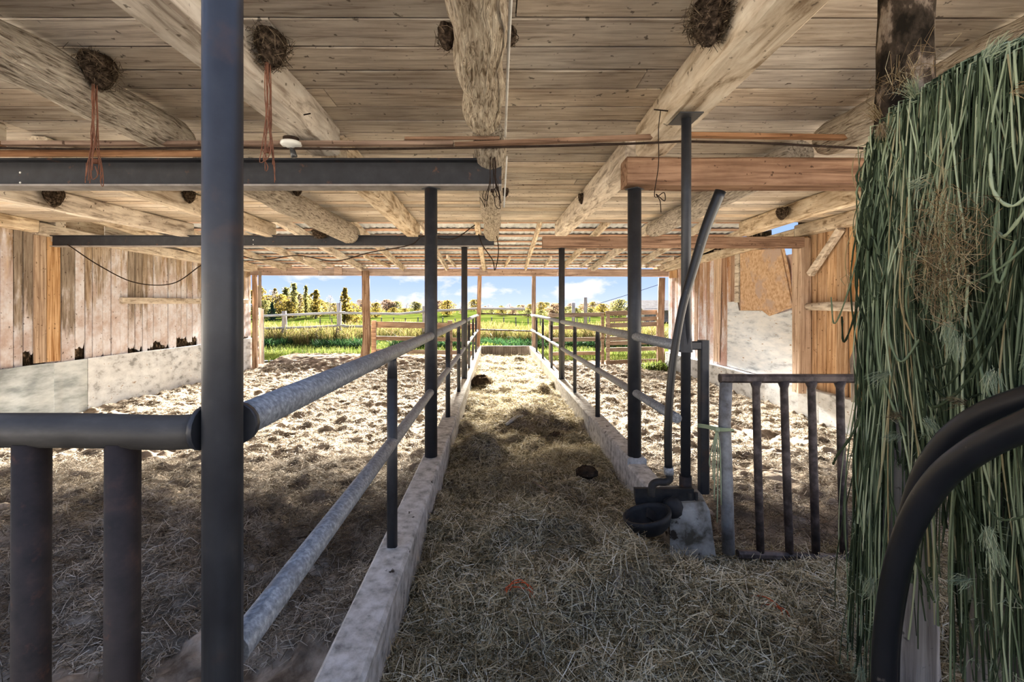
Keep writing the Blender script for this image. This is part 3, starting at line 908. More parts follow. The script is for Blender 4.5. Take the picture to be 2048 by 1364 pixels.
def lathe(c, prof, seg=18, axis='z'):
    m = MB()
    rings = []
    for r, z in prof:
        rings.append([Vector(c) + Vector((r * math.cos(2 * math.pi * i / seg), r * math.sin(2 * math.pi * i / seg), z)) for i in range(seg)])
    return m.rings(rings)


lathe(lc, [(.03, .02), (.068, .015), (.070, .0), (.060, -.012), (.035, -.018), (.022, -.026)]).build('porcelain_base', m_porc, lp, True)
bt = [lc + Vector((0, 0, -.026)), lc + Vector((.012, 0, -.045)), lc + Vector((.022, 0, -.085)), lc + Vector((.024, 0, -.092))]
MB().tube(bt, [.013, .018, .022, .012], 10).build('bulb', m_bulb, lp, True)


def cord(name, pts, r, mat, label, cat, n=8, parent=None, sides=6):
    o = MB().tube(cr(pts, n), r, sides).build(name, mat, parent, True)
    if parent is None:
        tag(o, label, cat)
    return o


def twine_hank(x, y, z0, length, label, mat, n=9, spread=.03, loops=True):
    t = thing('twine_hank', (x, y, z0 - length), label, 'twine')
    for k in range(n):
        a = rng.uniform(0, 6.28)
        top = Vector((x + .012 * math.cos(a), y + .012 * math.sin(a), z0))
        L = length * rng.uniform(.75, 1.0)
        pts = [top]
        for j in range(1, 7):
            q = j / 6
            sp = spread * (.35 + (.9 * q if q > .7 else .25 * q))
            pts.append(Vector((x + math.cos(a) * sp + rng.uniform(-1, 1) * .006, y + math.sin(a) * sp, z0 - L * q)))
        if loops and k % 2:
            pts.append(pts[-1] + Vector((rng.uniform(-.04, .04), 0, .02)))
            pts.append(pts[-1] + Vector((rng.uniform(-.03, .03), 0, .05)))
        MB().tube(cr(pts, 3), .0026, 5).build('twine', mat, t, True)
    MB().tube([(x, y, z0 - length * .72), (x, y, z0 - length * .76)], .014, 8).build('knot', mat, t)
    return t


twine_hank(-2.205, 2.48, CZ + 1.235, .58, 'reddish twine hanging from the nest on the cracked log', m_redtw)
twine_hank(-1.15, 2.28, CZ + 1.24, .60, 'reddish twine hanging from the nest beside the black pole', m_redtw)
twine_hank((985 - VX) * 3.3 / F, 3.28, CZ + (VY - 282) * 3.3 / F, .50, 'dark twine with open loops hanging over the end of the steel beam', m_cord, n=10, spread=.045)
tt = thing('hanging_wire', P(1316, 400, 2.72), 'thin rusty wire with a loop hanging from a nail at upper right', 'wire')
MB().tube([P(1308, 219, 2.72), P(1336, 222, 2.72)], .004, 6).build('nail', m_cord, tt)
MB().tube(cr([P(1321, 222, 2.72), P(1317, 260, 2.71), P(1317, 330, 2.70), P(1309, 392, 2.70), P(1328, 385, 2.70), P(1329, 402, 2.70), P(1312, 388, 2.70), P(1320, 402, 2.70), P(1322, 425, 2.70)], 6), .0028, 5).build('wire', m_cord, tt, True)
for a, b, lb in (((584, 217), (601, 204), 'upper bent nail in the square joist by the black pole'), ((603, 232), (621, 227), 'lower bent nail in the square joist by the black pole')):
    tag(MB().tube([P(*a, 2.83) + Vector((-.02, 0, 0)), P(*b, 2.80)], .004, 6).build('nail', m_cord), lb, 'nail')
cord('pale_cable', [(.062, 1.35, CZ + 1.17), (.06, 1.8, CZ + 1.175), (.066, 2.6, CZ + 1.165), (.07, 3.06, CZ + 1.16)], .0075, m_pale, 'pale cable clipped along the right side of the centre log', 'cable')
cord('pale_cable', [P(1014, 312, 3.3), P(1011, 360, 3.3), P(1008, 415, 3.32)], .006, m_pale, 'short pale cable end hanging beside the centre log', 'cable')
cord('black_wire', [P(135, 489, 7.36), P(200, 532, 7.4), P(270, 565, 7.5), P(345, 567, 7.5), P(403, 530, 7.5), P(450, 505, 7.45), P(520, 520, 7.4), P(595, 511, 7.4), P(670, 522, 7.4), P(740, 505, 7.3), P(820, 490, 7.3), P(848, 472, 7.32),
                   P(905, 478, 7.3), P(950, 450, 7.3)], .009, m_cord, 'black wire sagging along the far steel beam', 'wire')
cord('rope_loop', [P(957, 468, 7.0), P(965, 490, 7.0), P(985, 520, 7.0), P(990, 540, 7.0), P(997, 500, 7.0), P(990, 455, 7.0)], .008, m_cord, 'dark rope loop hanging from the end of the centre log', 'rope')

# ------------------------------------------------------------------ concrete curbs


def curb(xa, xb, cuts, label, tops):
    t = thing('concrete_curb', ((xa + xb) / 2, cuts[0], -.05), label, 'curb')
    for i, (a, b) in enumerate(zip(cuts[:-1], cuts[1:])):
        zt = tops[i]
        dx = rng.uniform(-.004, .004)
        MB().bar(((xa + xb) / 2 + dx, a + .004, (zt - .10) / 2), ((xa + xb) / 2 + dx, b - .004, (zt - .10) / 2), xb - xa, zt + .10, ch=.014, n=8, jit=.0012).build('segment', m_conc, t)
    return t


curb(-.575, -.415, [-1.0, 2.19, 4.82, 7.45, 10.1, YF - .2], 'pale concrete curb under the left pipe railing', [CURB, CURB - .004, CURB, CURB - .005, CURB])
curb(1.03, 1.18, [2.86, 3.50, 4.95, 7.45, 10.1, YF - .2], 'pale concrete curb under the right pipe railing', [CURB - .045, CURB, CURB - .01, CURB, CURB])

# ------------------------------------------------------------------ pipe railings
ZR, ZL = CZ - .225, CZ - .665              # upper and lower rail heights


def railing(x, label, tall, short, y0, rails, name='pipe_railing'):
    t = thing(name, (x, tall[0][0], CURB), label, 'railing')
    for yy, r, zt in tall:
        po = MB().tube([(x, yy, CURB - .002), (x, yy, zt)], r, 18).build('post', m_steel, t, True)
        if zt > 2.6 and yy > 2:
            MB().tube([(x, yy, zt - .006), (x, yy, zt)], r * 1.5, 4).build('top_plate', m_steel, po)
    for yy in short:
        zt = ZR - .02
        m = MB().tube([(x, yy, CURB - .002), (x, yy, zt - .10)], .026, 14)
        m.tube([(x, yy, zt - .10), (x, yy, zt - .02), (x, yy, zt)], [.026, .022, .020], 14)
        m.build('picket', m_steel, t, True)
    for z, r, ya, yb in rails:
        n = 10
        MB().tube([(x, ya + (yb - ya) * k / n, z + .003 * math.sin(k * 1.1)) for k in range(n + 1)], r, 14).build('rail', m_galv, t, True)
    return t


rl = railing(CX_L, 'left pipe railing with black posts and grey rails along the feed lane',
             [(.835, .034, Z_C - .02), (ROW1, .050, ZB - .003), (ROW2, .050, CZ + .997)], [2.21, 4.82, 6.25, 8.75, 10.35, 11.9], .8,
             [(ZR, .034, .87, YF - .2), (ZL, .030, .87, YF - .2)])
MB().tube([(CX_L - .036, .84, ZR), (CX_L - .045, .84, ZR)], .040, 16).build('collar', m_steel, rl, True)
MB().tube([(CX_L + .004, .868, ZR), (CX_L + .004, .884, ZR)], .040, 16).build('collar', m_steel, rl, True)
rr = railing(CX_R, 'right pipe railing with black posts and grey rails along the feed lane',
             [(ROW1, .052, ZB - .006), (ROW2, .050, CZ + .98)], [4.82, 6.20, 8.75, 10.35, 11.9], 2.7,
             [(ZR - .005, .034, 2.72, YF - .2), (ZL - .005, .030, 2.72, YF - .2)])

# near left gate fixed to the black pole
t = thing('pipe_gate', (-1.1, .84, .3), 'near left pipe gate with rusty upright bars beside the black pole', 'gate')
gp = cr([(CX_L - .046, .84, ZR - .005), (-.62, .84, ZR - .008), (-.8, .84, ZR - .004), (-1.2, .84, ZR - .004), (-1.7, .84, ZR)], 4)
MB().tube(gp, .032, 16).build('top_rail', m_railold, t, True)
for x in (-.698, -.868, -1.06, -1.25, -1.44, -1.63):
    MB().tube([(x, .84, .42), (x + .004, .84, ZR - .025)], .0275, 16).build('bar', m_rust, t, True)
MB().tube([(-.6, .84, .40), (-1.7, .84, .40)], .030, 14).build('bottom_rail', m_rust, t, True)

# ------------------------------------------------------------------ waterer, block, stanchion and gate at right
blk_l, blk_r, blk_d = 1.02, 1.26, 2.62
m = MB()
ring0 = [(blk_l - .01, blk_d - .02, LANE - .06), (blk_r + .02, blk_d - .02, LANE - .06), (blk_r + .04, 2.84, LANE - .06), (blk_l - .01, 2.84, LANE - .06)]
ring1 = [(blk_l, blk_d, .66), (blk_r - .01, blk_d, .67), (blk_r + .03, 2.84, .70), (blk_l, 2.84, .70)]
ring2 = [(blk_l + .02, blk_d + .02, .70), (blk_r - .03, blk_d + .02, .71), (blk_r + .01, 2.83, .73), (blk_l + .02, 2.83, .73)]
tag(m.rings([ring0, ring1, ring2]).build('concrete_block', m_block), 'stained concrete block at the end of the right curb', 'block')

xm = (1371 - VX) * 2.73 / F
t = thing('pipe_stanchion', (xm, 2.73, .70), 'thin black pipe from the concrete block to the joist with a side bracket', 'pipe')
MB().tube([(xm, 2.73, .715), (xm + .004, 2.73, CZ + .7), (xm + .005, 2.73, Z_JB - .012)], .0285, 16).build('main_pipe', m_steel, t, True)
MB().box(xm - .07, xm + .07, 2.64, 2.82, Z_JB - .012, Z_JB - .004, ch=.001).build('top_plate', m_steel, t)
MB().tube([(xm, 2.73, .712), (xm, 2.73, .83)], .036, 14).build('sleeve', m_rust, t, True)
xs_ = (1407 - VX) * 2.76 / F
MB().bar((xs_, 2.76, .715), (xs_, 2.76, CZ - .20), .056, .056, up=(0, 1, 0), ch=.008).build('side_post', m_steel, t)
MB().bar((xm + .026, 2.745, CZ - .232), (xs_ - .03, 2.755, CZ - .232), .05, .05, ch=.006).build('bracket', m_steel, t)
m = MB()
m.bar((xm, 2.73, CZ - .27), (xm, 2.73, CZ - .05), .075, .06, up=(0, 1, 0), ch=.015, taper=.75).build('gusset', m_steel, t)

t = thing('water_pipe', P(1337, 985, 2.62), 'black plastic water pipe leaning past the stanchion with a cut upper end', 'pipe')
wp = [P(1441, 382, 2.50), P(1412, 455, 2.53), P(1386, 540, 2.56), P(1366, 610, 2.57), P(1351, 690, 2.58), P(1341, 770, 2.59), P(1336, 860, 2.60), P(1337, 940, 2.61)]
MB().tube(cr(wp, 6), [.030 - .008 * min(1, k / 20) for k in range(6 * 7 + 1)], 14).build('hose', m_black, t, True)
MB().tube([P(1337, 934, 2.61), P(1338, 948, 2.61)], .027, 14).build('clamp', m_galv, t, True)
MB().tube(cr([P(1338, 946, 2.61), P(1339, 958, 2.61), P(1330, 964, 2.61), P(1315, 964, 2.61), P(1305, 970, 2.61), P(1303, 982, 2.61), P(1303, 992, 2.61)], 5), .021, 12).build('elbow', m_iron, t, True)

wc = P(1310, 1010, 2.60)
t = thing('water_bowl', (wc.x, wc.y, .46), 'dark cast iron cattle water bowl beside the concrete block', 'bowl')
# back plate with curved left edge
pl = [P(x, y, 2.66) for x, y in ((1270, 978), (1388, 978), (1388, 1010), (1330, 1012), (1330, 1050), (1300, 1050), (1280, 1030), (1272, 1005))]
MB().add(pl + [p + Vector((0, .03, 0)) for p in pl], [tuple(range(8)), tuple(reversed(range(8, 16)))] + [(i, i + 8, (i + 1) % 8 + 8, (i + 1) % 8) for i in range(8)]).build('back_plate', m_iron, t)
# cup open to the upper left
bc = P(1293, 1026, 2.53)
V, Fc, seg, rg = [], [], 22, 7
tilt = Matrix.Rotation(math.radians(-14), 3, 'Y')
for i in range(rg + 1):
    a_ = (math.pi / 2) * i / rg
    for j in range(seg):
        p_ = 2 * math.pi * j / seg
        V.append(bc + tilt @ Vector((math.cos(a_) * math.cos(p_) * .135, math.cos(a_) * math.sin(p_) * .12, -math.sin(a_) * .125 - .0)))
for i in range(rg):
    for j in range(seg):
        k_ = (j + 1) % seg
        Fc.append((i * seg + j, i * seg + k_, (i + 1) * seg + k_, (i + 1) * seg + j))
bw = MB().add(V, Fc).build('bowl', m_iron, t, True)
md = bw.modifiers.new('thickness', 'SOLIDIFY'); md.thickness = .012; md.offset = 1
MB().blob(P(1345, 1015, 2.62), .06, 10, 6, .08, (1.0, .8, 1.0)).build('valve_housing', m_iron, t, True)
MB().bar(P(1302, 1020, 2.60), P(1302, 1040, 2.54), .06, .012, up=(0, 1, 0), ch=.003).build('paddle', m_iron, t)
for px in (1380, 1392):
    MB().tube([P(px, 1000, 2.60), P(px, 985, 2.60)], .012, 6).build('bolt_or_lit_hole', m_iron, t)

# right pipe gate, slightly tipped towards the viewer
g0 = Vector((1.325, 2.60, LANE + .02))


def gpnt(px, py):
    s = (py - 748) / (1112 - 748)
    return P(px, py, 2.66 - .07 * s)


t = thing('pipe_gate', gpnt(1600, 1112), 'brown pipe gate with five inner bars between the water bowl and twine post', 'gate')
MB().bar(gpnt(1440, 757), gpnt(1800, 757), .05, .050, ch=.012, n=4, jit=.001).build('top_rail', m_gate, t)
MB().tube([gpnt(1452, 765), gpnt(1449, 850), gpnt(1453, 960), gpnt(1457, 1106)], .034, 14).build('end_post', m_gategrey, t, True)
for a, b in ((1511, 1521), (1567, 1579), (1622, 1632), (1679, 1688), (1736, 1742)):
    MB().tube([gpnt(a, 762), gpnt(a + 1, 776), gpnt((a + b) / 2, 940), gpnt(b, 1106)], [.034, .021, .022, .021], 12).build('bar', m_gate, t, True)
MB().bar(gpnt(1475, 1108), gpnt(1800, 1122), .045, .045, ch=.012, n=4, jit=.002).build('bottom_rail', m_gate, t)

t = thing('twine_tie', P(1435, 1040, 2.6), 'green twine tying the brown pipe gate to the side post', 'twine')
for k in range(4):
    MB().tube(cr([P(1396, 848 + k * 2, 2.70), P(1412, 850 + k * 2, 2.66), P(1440, 856 + k * 2, 2.60), P(1464, 858 + k, 2.60), P(1464, 862, 2.68), P(1430, 857, 2.72), P(1398, 850, 2.76)], 4), .0035, 5).build('wrap', m_fray, t, True)
for k, (x0, x1, L) in enumerate(((1428, 1419, 935), (1432, 1430, 1000), (1434, 1436, 1045), (1438, 1441, 1010), (1430, 1426, 960))):
    MB().tube(cr([P(1434, 858, 2.60), P(x0, 880, 2.60), P(x1, 920, 2.60), P(x1 + rng.uniform(-3, 3), L, 2.60)], 4), .0035, 5).build('tail', m_fray, t, True)
MB().blob(P(1434, 860, 2.60), .016, 8, 6, .2).build('knot', m_fray, t)

# ------------------------------------------------------------------ near right: round post, partition, twine, hoses
PX_, PYD = 1.36, 1.50
pts = [(PX_ + .03, PYD, LANE - .05), (PX_ + .005, PYD, .9), (PX_ - .02, PYD, 1.5), (PX_ - .025, PYD, 1.9), (PX_ + .0, PYD, 2.45), (PX_ + .02, PYD, Z_C - .01)]
lowr = thing('barn_post', (PX_, PYD, LANE), 'dark barky round post standing behind the hanging green twine', 'post')
MB().tube(cr(pts[3:], 8), [.078 - .006 * k / 16 for k in range(17)], 18, wob=.05).build('upper_trunk', m_bark_shade, lowr, True)
MB().tube(cr(pts[:4], 6), .079, 18, wob=.03).build('lower_trunk', m_postgrey, lowr, True)

part = thing('plank_partition', (1.44, .9, LANE), 'grey upright plank partition under the hanging twine', 'partition')
yy = .30
for w in (.20, .17, .22, .18, .16, .16):
    MB().bar((1.455, yy + w / 2, LANE - .04), (1.455, yy + w / 2, CZ + .60), w - .008, .03, up=(1, 0, 0), ch=.004, n=4, jit=.002).build('board', m_postgrey, part)
    yy += w
MB().bar((1.50, .3, CZ + .52), (1.50, 1.40, CZ + .52), .05, .10, ch=.006).build('crossbar', m_postgrey, part)

tw = thing('twine_bundle', (1.32, 1.1, CZ - 1.1), 'thick curtain of green baler twine hanging over the plank partition', 'twine')


def twine_top(y):
    return CZ + float(np.interp(y, [.8, 1.08, 1.25, 1.38, 1.47, 1.53], [.655, .67, .70, .68, .62, .56]))


TV, TQ, nb = [], [], 0


def add_np_tube(pts, r, sides=5):
    """append a tube to the shared twine arrays"""
    global nb
    pts = np.asarray(pts)
    n = len(pts)
    t = np.gradient(pts, axis=0)
    t /= np.linalg.norm(t, axis=1)[:, None] + 1e-9
    ref = np.where(np.abs(t[:, 0:1]) < .8, np.array([[1., 0, 0]]), np.array([[0, 1., 0]]))
    u = np.cross(t, ref); u /= np.linalg.norm(u, axis=1)[:, None] + 1e-9
    v = np.cross(t, u)
    a = np.arange(sides) * 2 * np.pi / sides
    rr = r * (1 + .25 * np.sin(np.arange(n) * 2.1 + rng.uniform(0, 6)))[:, None, None]
    ring = pts[:, None, :] + rr * (np.cos(a)[None, :, None] * u[:, None, :] + np.sin(a)[None, :, None] * v[:, None, :])
    TV.append(ring.reshape(-1, 3))
    k, i = np.meshgrid(np.arange(n - 1), np.arange(sides), indexing='ij')
    j = (i + 1) % sides
    TQ.append((nb + np.stack([k * sides + i, k * sides + j, (k + 1) * sides + j, (k + 1) * sides + i], -1)).reshape(-1, 4))
    nb += n * sides


tips = []
for k in range(1700):
    y0 = rng.uniform(.78, 1.53) if k % 3 else rng.uniform(1.25, 1.53)
    layer = rng.random()
    xh = 1.30 + .07 * layer - .02 * (1.5 - y0)
    if y0 > 1.40:
        xh = 1.265 + .03 * layer
    zt = twine_top(y0) + rng.uniform(-.04, .01)
    px = VX + xh / y0 * F
    if px < 1800:
        zend = rng.choice([rng.uniform(-.55, -.1), rng.uniform(-1.25, -.7), rng.uniform(.0, .3)])
    elif px < 1930:
        zend = rng.uniform(-.5, -.2) if rng.random() < .86 else rng.uniform(-1.0, -.6)
    else:
        zend = rng.uniform(-.75, -.2) if rng.random() < .75 else rng.uniform(-1.1, -.7)
    zend += CZ
    n = 16
    drift = rng.gauss(0, .06)
    if rng.random() < .45:
        y0 = round(y0 / .045) * .045 + rng.gauss(0, .006)
    if px < 1800:
        drift = rng.gauss(.02, .03)
    ph1, ph2, am = rng.uniform(0, 6), rng.uniform(0, 6), rng.choice([.004, .008, .012, .02])
    P_ = []
    if y0 < 1.40:
        P_ += [(1.46, y0, zt - .03), (1.42, y0, zt + .0), (1.37, y0, zt + .012)]
    else:
        P_ += [(xh + .04, y0, zt - .01)]
    for i in range(n + 1):
        q = i / n
        z = zt - .02 + (zend - zt) * q
        fl = -.10 * max(0, q - .55) if px < 1800 and zend < CZ - .6 else 0
        P_.append((xh - .02 * math.sin(q * 3.1) + am * math.sin(ph1 + q * 9) + fl, y0 + drift * q + am * 1.3 * math.sin(ph2 + q * 7), z))
    add_np_tube(P_, rng.uniform(.0013, .0028))
    tips.append(P_[-1])
# wandering loops on the surface
for k in range(46):
    y0 = rng.uniform(.85, 1.5); z0 = CZ + rng.uniform(-.3, .5)
    x0 = 1.26
    wdt, hgt = rng.uniform(-.25, .25), rng.uniform(.15, .55)
    pts = [Vector((x0, y0, z0)), Vector((x0 - .03, y0 + wdt * .3, z0 - hgt * .6)), Vector((x0 - .03, y0 + wdt * .7, z0 - hgt * .9)), Vector((x0, y0 + wdt, z0 - hgt * rng.uniform(.5, 1.3)))]
    add_np_tube([tuple(p) for p in cr(pts, 6)], rng.uniform(.0025, .004))
# long loops left of the bundle, in front of the post
for k, (a, b, c) in enumerate(((1748, 1722, 500), (1752, 1735, 470), (1756, 1744, 510), (1760, 1735, 600), (1764, 1752, 620))):
    pts = [P(a, 300, 1.47), P(b + 8, 400, 1.46), P(b, c - 50, 1.45), P(b + 15, c, 1.45), P(a, c - 40, 1.45), P(a + 6, 400, 1.46), P(a + 8, 300, 1.47)]
    add_np_tube([tuple(p) for p in cr(pts, 6)], .0032)
so = np_mesh('strands', np.concatenate(TV) - np.array([[1.32, 1.1, CZ - 1.1]]), np.concatenate(TQ), m_twine, tw, smooth=True)
so['kind'] = 'stuff'
# frayed ends and fuzz
off = np.array([[1.32, 1.1, CZ - 1.1]])
tp = np.array(tips)
sel = NR.choice(len(tp), 420, replace=False)
base = np.repeat(tp[sel], 9, 0) + NR.normal(0, .006, (len(sel) * 9, 3))
fz = strands('frayed_ends', base - off, NR.uniform(.02, .06, len(base)), np.full(len(base), .0018), m_fray, elev=.9, parent=tw)
fz['kind'] = 'stuff'
allv = np.concatenate(TV)
base = allv[NR.choice(len(allv), 14000)]
fz = strands('fuzz', base - off, NR.uniform(.006, .03, len(base)), np.full(len(base), .0009), m_fray, elev=.9, parent=tw)
fz['kind'] = 'stuff'
# frayed tassels and loose wisps
for (px, py, d, aim, mat, n) in ((1757, 235, 1.44, (-.5, 0, .5), m_twyellow, 90), (1762, 250, 1.43, (-.2, -.3, -.8), m_twyellow, 120), (1828, 190, 1.29, (-.4, -.2, .3), m_fray, 110), (1822, 372, 1.27, (.6, -.3, .2), m_fray, 90),
                                 (1978, 112, 1.10, (.3, -.3, .5), m_fray, 90), (1900, 650, 1.17, (-.1, -.1, -1), m_fray, 90), (1912, 675, 1.16, (-.2, -.1, -1), m_fray, 90), (1985, 745, 1.08, (0, -.1, -1), m_fray, 80),
                                 (1772, 748, 1.40, (-1, 0, -.4), m_fray, 90), (1800, 832, 1.33, (-.8, -.3, .1), m_twyellow, 80), (1795, 872, 1.34, (-.9, -.3, -.1), m_fray, 80), (1855, 842, 1.23, (.2, -.3, -.8), m_fray, 90),
                                 (1925, 805, 1.15, (-.9, -.2, .1), m_twyellow, 70), (1935, 1160, 1.12, (-.9, -.2, 0), m_fray, 80), (1975, 1060, 1.09, (0, -.1, -1), m_fray, 80), (1745, 1160, 1.45, (-.4, -.2, -.8), m_fray, 100),
                                 (1725, 1340, 1.46, (-.2, -.2, -.9), m_fray, 70), (2035, 180, 1.03, (.2, -.6, -.2), m_twyellow, 70), (1990, 1100, 1.07, (.1, -.1, -1), m_fray, 70)):
    c = P(px, py, d)
    base = np.array([[c.x, c.y, c.z]]) + NR.normal(0, .006, (n, 3))
    o = strands('tassel', base - off, NR.uniform(.025, .06, n), np.full(n, .0012), mat, elev=.17, bow=.1, parent=tw, aim=aim)
    o['kind'] = 'stuff'
for (px, py, d, sx, sz, n) in ((1890, 500, 1.19, .035, .10, 420), (1905, 570, 1.18, .03, .06, 200), (1960, 480, 1.12, .02, .05, 90), (1830, 150, 1.33, .05, .02, 120)):
    c = P(px, py, d)
    base = np.array([[c.x - .02, c.y, c.z]]) + NR.normal(0, 1, (n, 3)) * np.array([[.012, sx, sz]])
    o = strands('hay_wisp', base - off, NR.uniform(.03, .12, n), np.full(n, .0014), m_twyellow, elev=.9, bow=.5, parent=tw)
    o['kind'] = 'stuff'


def hose_pts(lst, x):
    out = []
    for px, py in lst:
        d = x * F / (px - VX)
        out.append(P(px, py, d))
    return out


hp = hose_pts([(1766, 1500), (1768, 1364), (1772, 1270), (1790, 1150), (1824, 1045), (1878, 960), (1955, 898), (2048, 852), (2180, 800), (2400, 740)], 1.08) + [Vector((1.10, .52, 1.78)), Vector((1.14, .34, 1.55)), Vector((1.16, .24, 1.1)), Vector((1.16, .22, .50))]
tag(MB().tube(cr(hp, 6), .0285, 18).build('black_hose', m_black, smooth=True), 'nearer black hose rising from the floor and arching to the right', 'hose')
hp = hose_pts([(1772, 1500), (1774, 1364), (1778, 1262), (1796, 1145), (1822, 1035), (1850, 950), (1900, 880), (1965, 832), (2048, 800), (2180, 762), (2400, 720)], 1.165) + [Vector((1.18, .56, 1.82)), Vector((1.22, .40, 1.62)), Vector((1.24, .31, 1.1)), Vector((1.24, .30, .50))]
tag(MB().tube(cr(hp, 6), .0285, 18).build('black_hose', m_black, smooth=True), 'black hose behind the nearer one against the green twine', 'hose')

# ------------------------------------------------------------------ wooden gates and fences at the front
YG = YF + .22


def zpx(py, d):
    return CZ + (VY - py) * d / F


def xpx(px, d):
    return (px - VX) * d / F


t = thing('plank_fence', (xpx(840, YG), YG, .1), 'brown plank fence between the crooked post and the left railing end', 'fence')
for py, th in ((649, 12), (676, 8), (702, 8), (729, 13)):
    MB().bar((xpx(748, YG), YG + .04, zpx(py, YG)), (xpx(955, YG), YG + .04, zpx(py + 4, YG)), .035, th * YG / F, ch=.004, n=3, jit=.004).build('plank', m_fence, t)
for px in (748, 900):
    MB().bar((xpx(px, YG), YG - .02, .05), (xpx(px, YG), YG - .02, zpx(641, YG)), .15, .05, up=(0, 1, 0), ch=.004).build('upright', m_fence, t)

t = thing('plank_gate', (xpx(1155, YG), YG, 0), 'left leaf of the brown plank gates right of the feed lane', 'gate')
for py, th in ((631, 8), (656, 7), (680, 8), (708, 7), (733, 8), (749, 9)):
    MB().bar((xpx(1098, YG), YG + .04, zpx(py, YG)), (xpx(1209, YG), YG + .04, zpx(py - 2, YG)), .03, th * YG / F, ch=.004, n=2, jit=.004).build('plank', m_fence, t)
for px in (1101, 1205):
    MB().bar((xpx(px, YG), YG - .01, 0), (xpx(px, YG), YG - .01, zpx(626, YG)), .09, .05, up=(0, 1, 0), ch=.004).build('upright', m_fence, t)
t = thing('plank_gate', (xpx(1265, YG), YG, 0), 'right leaf of the brown plank gates beside the dark corner post', 'gate')
for py, th in ((627, 9), (640, 8), (651, 9), (678, 8), (687, 8), (700, 8), (725, 8), (741, 10)):
    MB().bar((xpx(1212, YG), YG + .04, zpx(py, YG)), (xpx(1318, YG), YG + .04, zpx(py - 3, YG)), .03, th * YG / F, ch=.004, n=2, jit=.004).build('plank', m_fence, t)
for px in (1216, 1316):
    MB().bar((xpx(px, YG), YG - .01, 0), (xpx(px, YG), YG - .01, zpx(622, YG)), .10, .05, up=(0, 1, 0), ch=.004).build('upright', m_fence, t)
t = thing('swung_gate', (WL + .42, YF + .5, .05), 'wooden gate swung open at the left corner, seen edge-on', 'gate')
a, b = Vector((xpx(517, 14.0), 14.0, 0)), Vector((xpx(519, 16.2), 16.2, 0))
for z in (.18, .52, .86, 1.2, 1.55, 1.78):
    MB().bar((a.x, a.y, z), (b.x, b.y, z), .035, .12, ch=.004).build('plank', m_postgrey, t)
for q in (.02, .98):
    p = a.lerp(b, q)
    MB().bar((p.x + .045, p.y, .1), (p.x + .045, p.y, 1.84), .05, .10, up=(0, 1, 0), ch=.004).build('upright', m_postgrey, t)
MB().bar((xpx(526, 13.95), 13.95, .1), (xpx(525, 13.95), 13.95, zpx(618, 13.95)), .06, .06, up=(0, 1, 0), ch=.006).build('upright', m_postgrey, t)

t = thing('end_rails', (xpx(1012, YF), YF, .45), 'two thin pipes and a sill plank closing the far end of the lane', 'barrier')
for py in (627, 659):
    MB().tube([(xpx(959, YF), YF - .12, zpx(py, YF)), (xpx(1066, YF), YF - .12, zpx(py + 3, YF))], .022, 10).build('pipe', m_gate, t, True)
MB().bar((xpx(957, YF), YF - .04, zpx(700, YF)), (xpx(1062, YF), YF - .04, zpx(700, YF)), .06, .26, ch=.008, n=3, jit=.004).build('sill_plank', m_postgrey, t)

# pasture fence outside
DF = 19.0
t = thing('pasture_fence', (xpx(700, DF), DF, .3), 'grey pole fence outside the left half of the opening', 'fence')
for pts in ((P(525, 632, DF), P(600, 629, DF), P(690, 625, DF)), (P(686, 626, DF), P(800, 628, DF), P(860, 622, DF)), (P(850, 623, DF), P(960, 617, DF), P(1050, 618, DF)),
            (P(525, 657, DF), P(610, 655, DF), P(690, 651, DF)), (P(686, 653, DF), P(780, 653, DF), P(860, 652, DF))):
    MB().tube(pts, .05, 8, wob=.08).build('rail_pole', m_fencegrey, t, True)
for px, top in ((676, 606), (848, 612), (566, 622)):
    MB().tube([(xpx(px, DF) - .05, DF + .09, .15), (xpx(px, DF) + .02, DF + .09, 1.2), (xpx(px, DF), DF + .09, zpx(top, DF))], [.12, .10, .09], 9, wob=.08).build('post', m_postgrey, t, True)
tag(MB().tube([P(640, 690, 19.6), P(638, 668, 19.6), P(641, 652, 19.6)], [.16, .14, .11], 9, wob=.15).build('tree_stump', m_postgrey, smooth=True), 'short grey stump in the weeds behind the pole fence', 'stump')
t = thing('wire_fence', (0, 36, .35), 'low post and wire fence across the far pasture', 'fence')
for k in range(34):
    x = -14 + k * .98
    MB().tube([(x, 36, .25), (x + rng.uniform(-.04, .04), 36, 1.02 + rng.uniform(-.06, .08))], .05, 6).build('post', m_postgrey, t)
for z in (.62, .95):
    MB().tube([(-14.2, 35.94, z + .05), (18.5, 35.94, z + .05)], .012, 5).build('wire', m_cord, t)
for px, top, lb in ((1147, 606, 'shorter grey gate pole standing beyond the plank gates'), (1171, 595, 'taller grey gate pole standing beyond the plank gates')):
    d = 22.0
    tag(MB().tube([(xpx(px, d), d, .2), (xpx(px, d), d, zpx(top, d))], .085, 8, wob=.05).build('fence_pole', m_postgrey, smooth=True), lb, 'pole')
cord('fence_wire', [P(1148, 622, 22), P(1195, 608, 22), P(1260, 588, 22), P(1330, 565, 22)], .012, m_cord, 'slack wire rising from the grey poles to the right', 'wire', 4)
d = 42
t = thing('far_shed', (xpx(1310, d), d, .4), 'low grey roofed shed beyond the right plank gate', 'shed')
x0, x1 = xpx(1286, d), xpx(1400, d)
MB().box(x0 + .2, x1, d + .2, d + 6, .2, zpx(617, d)).build('wall', m_postgrey, t)
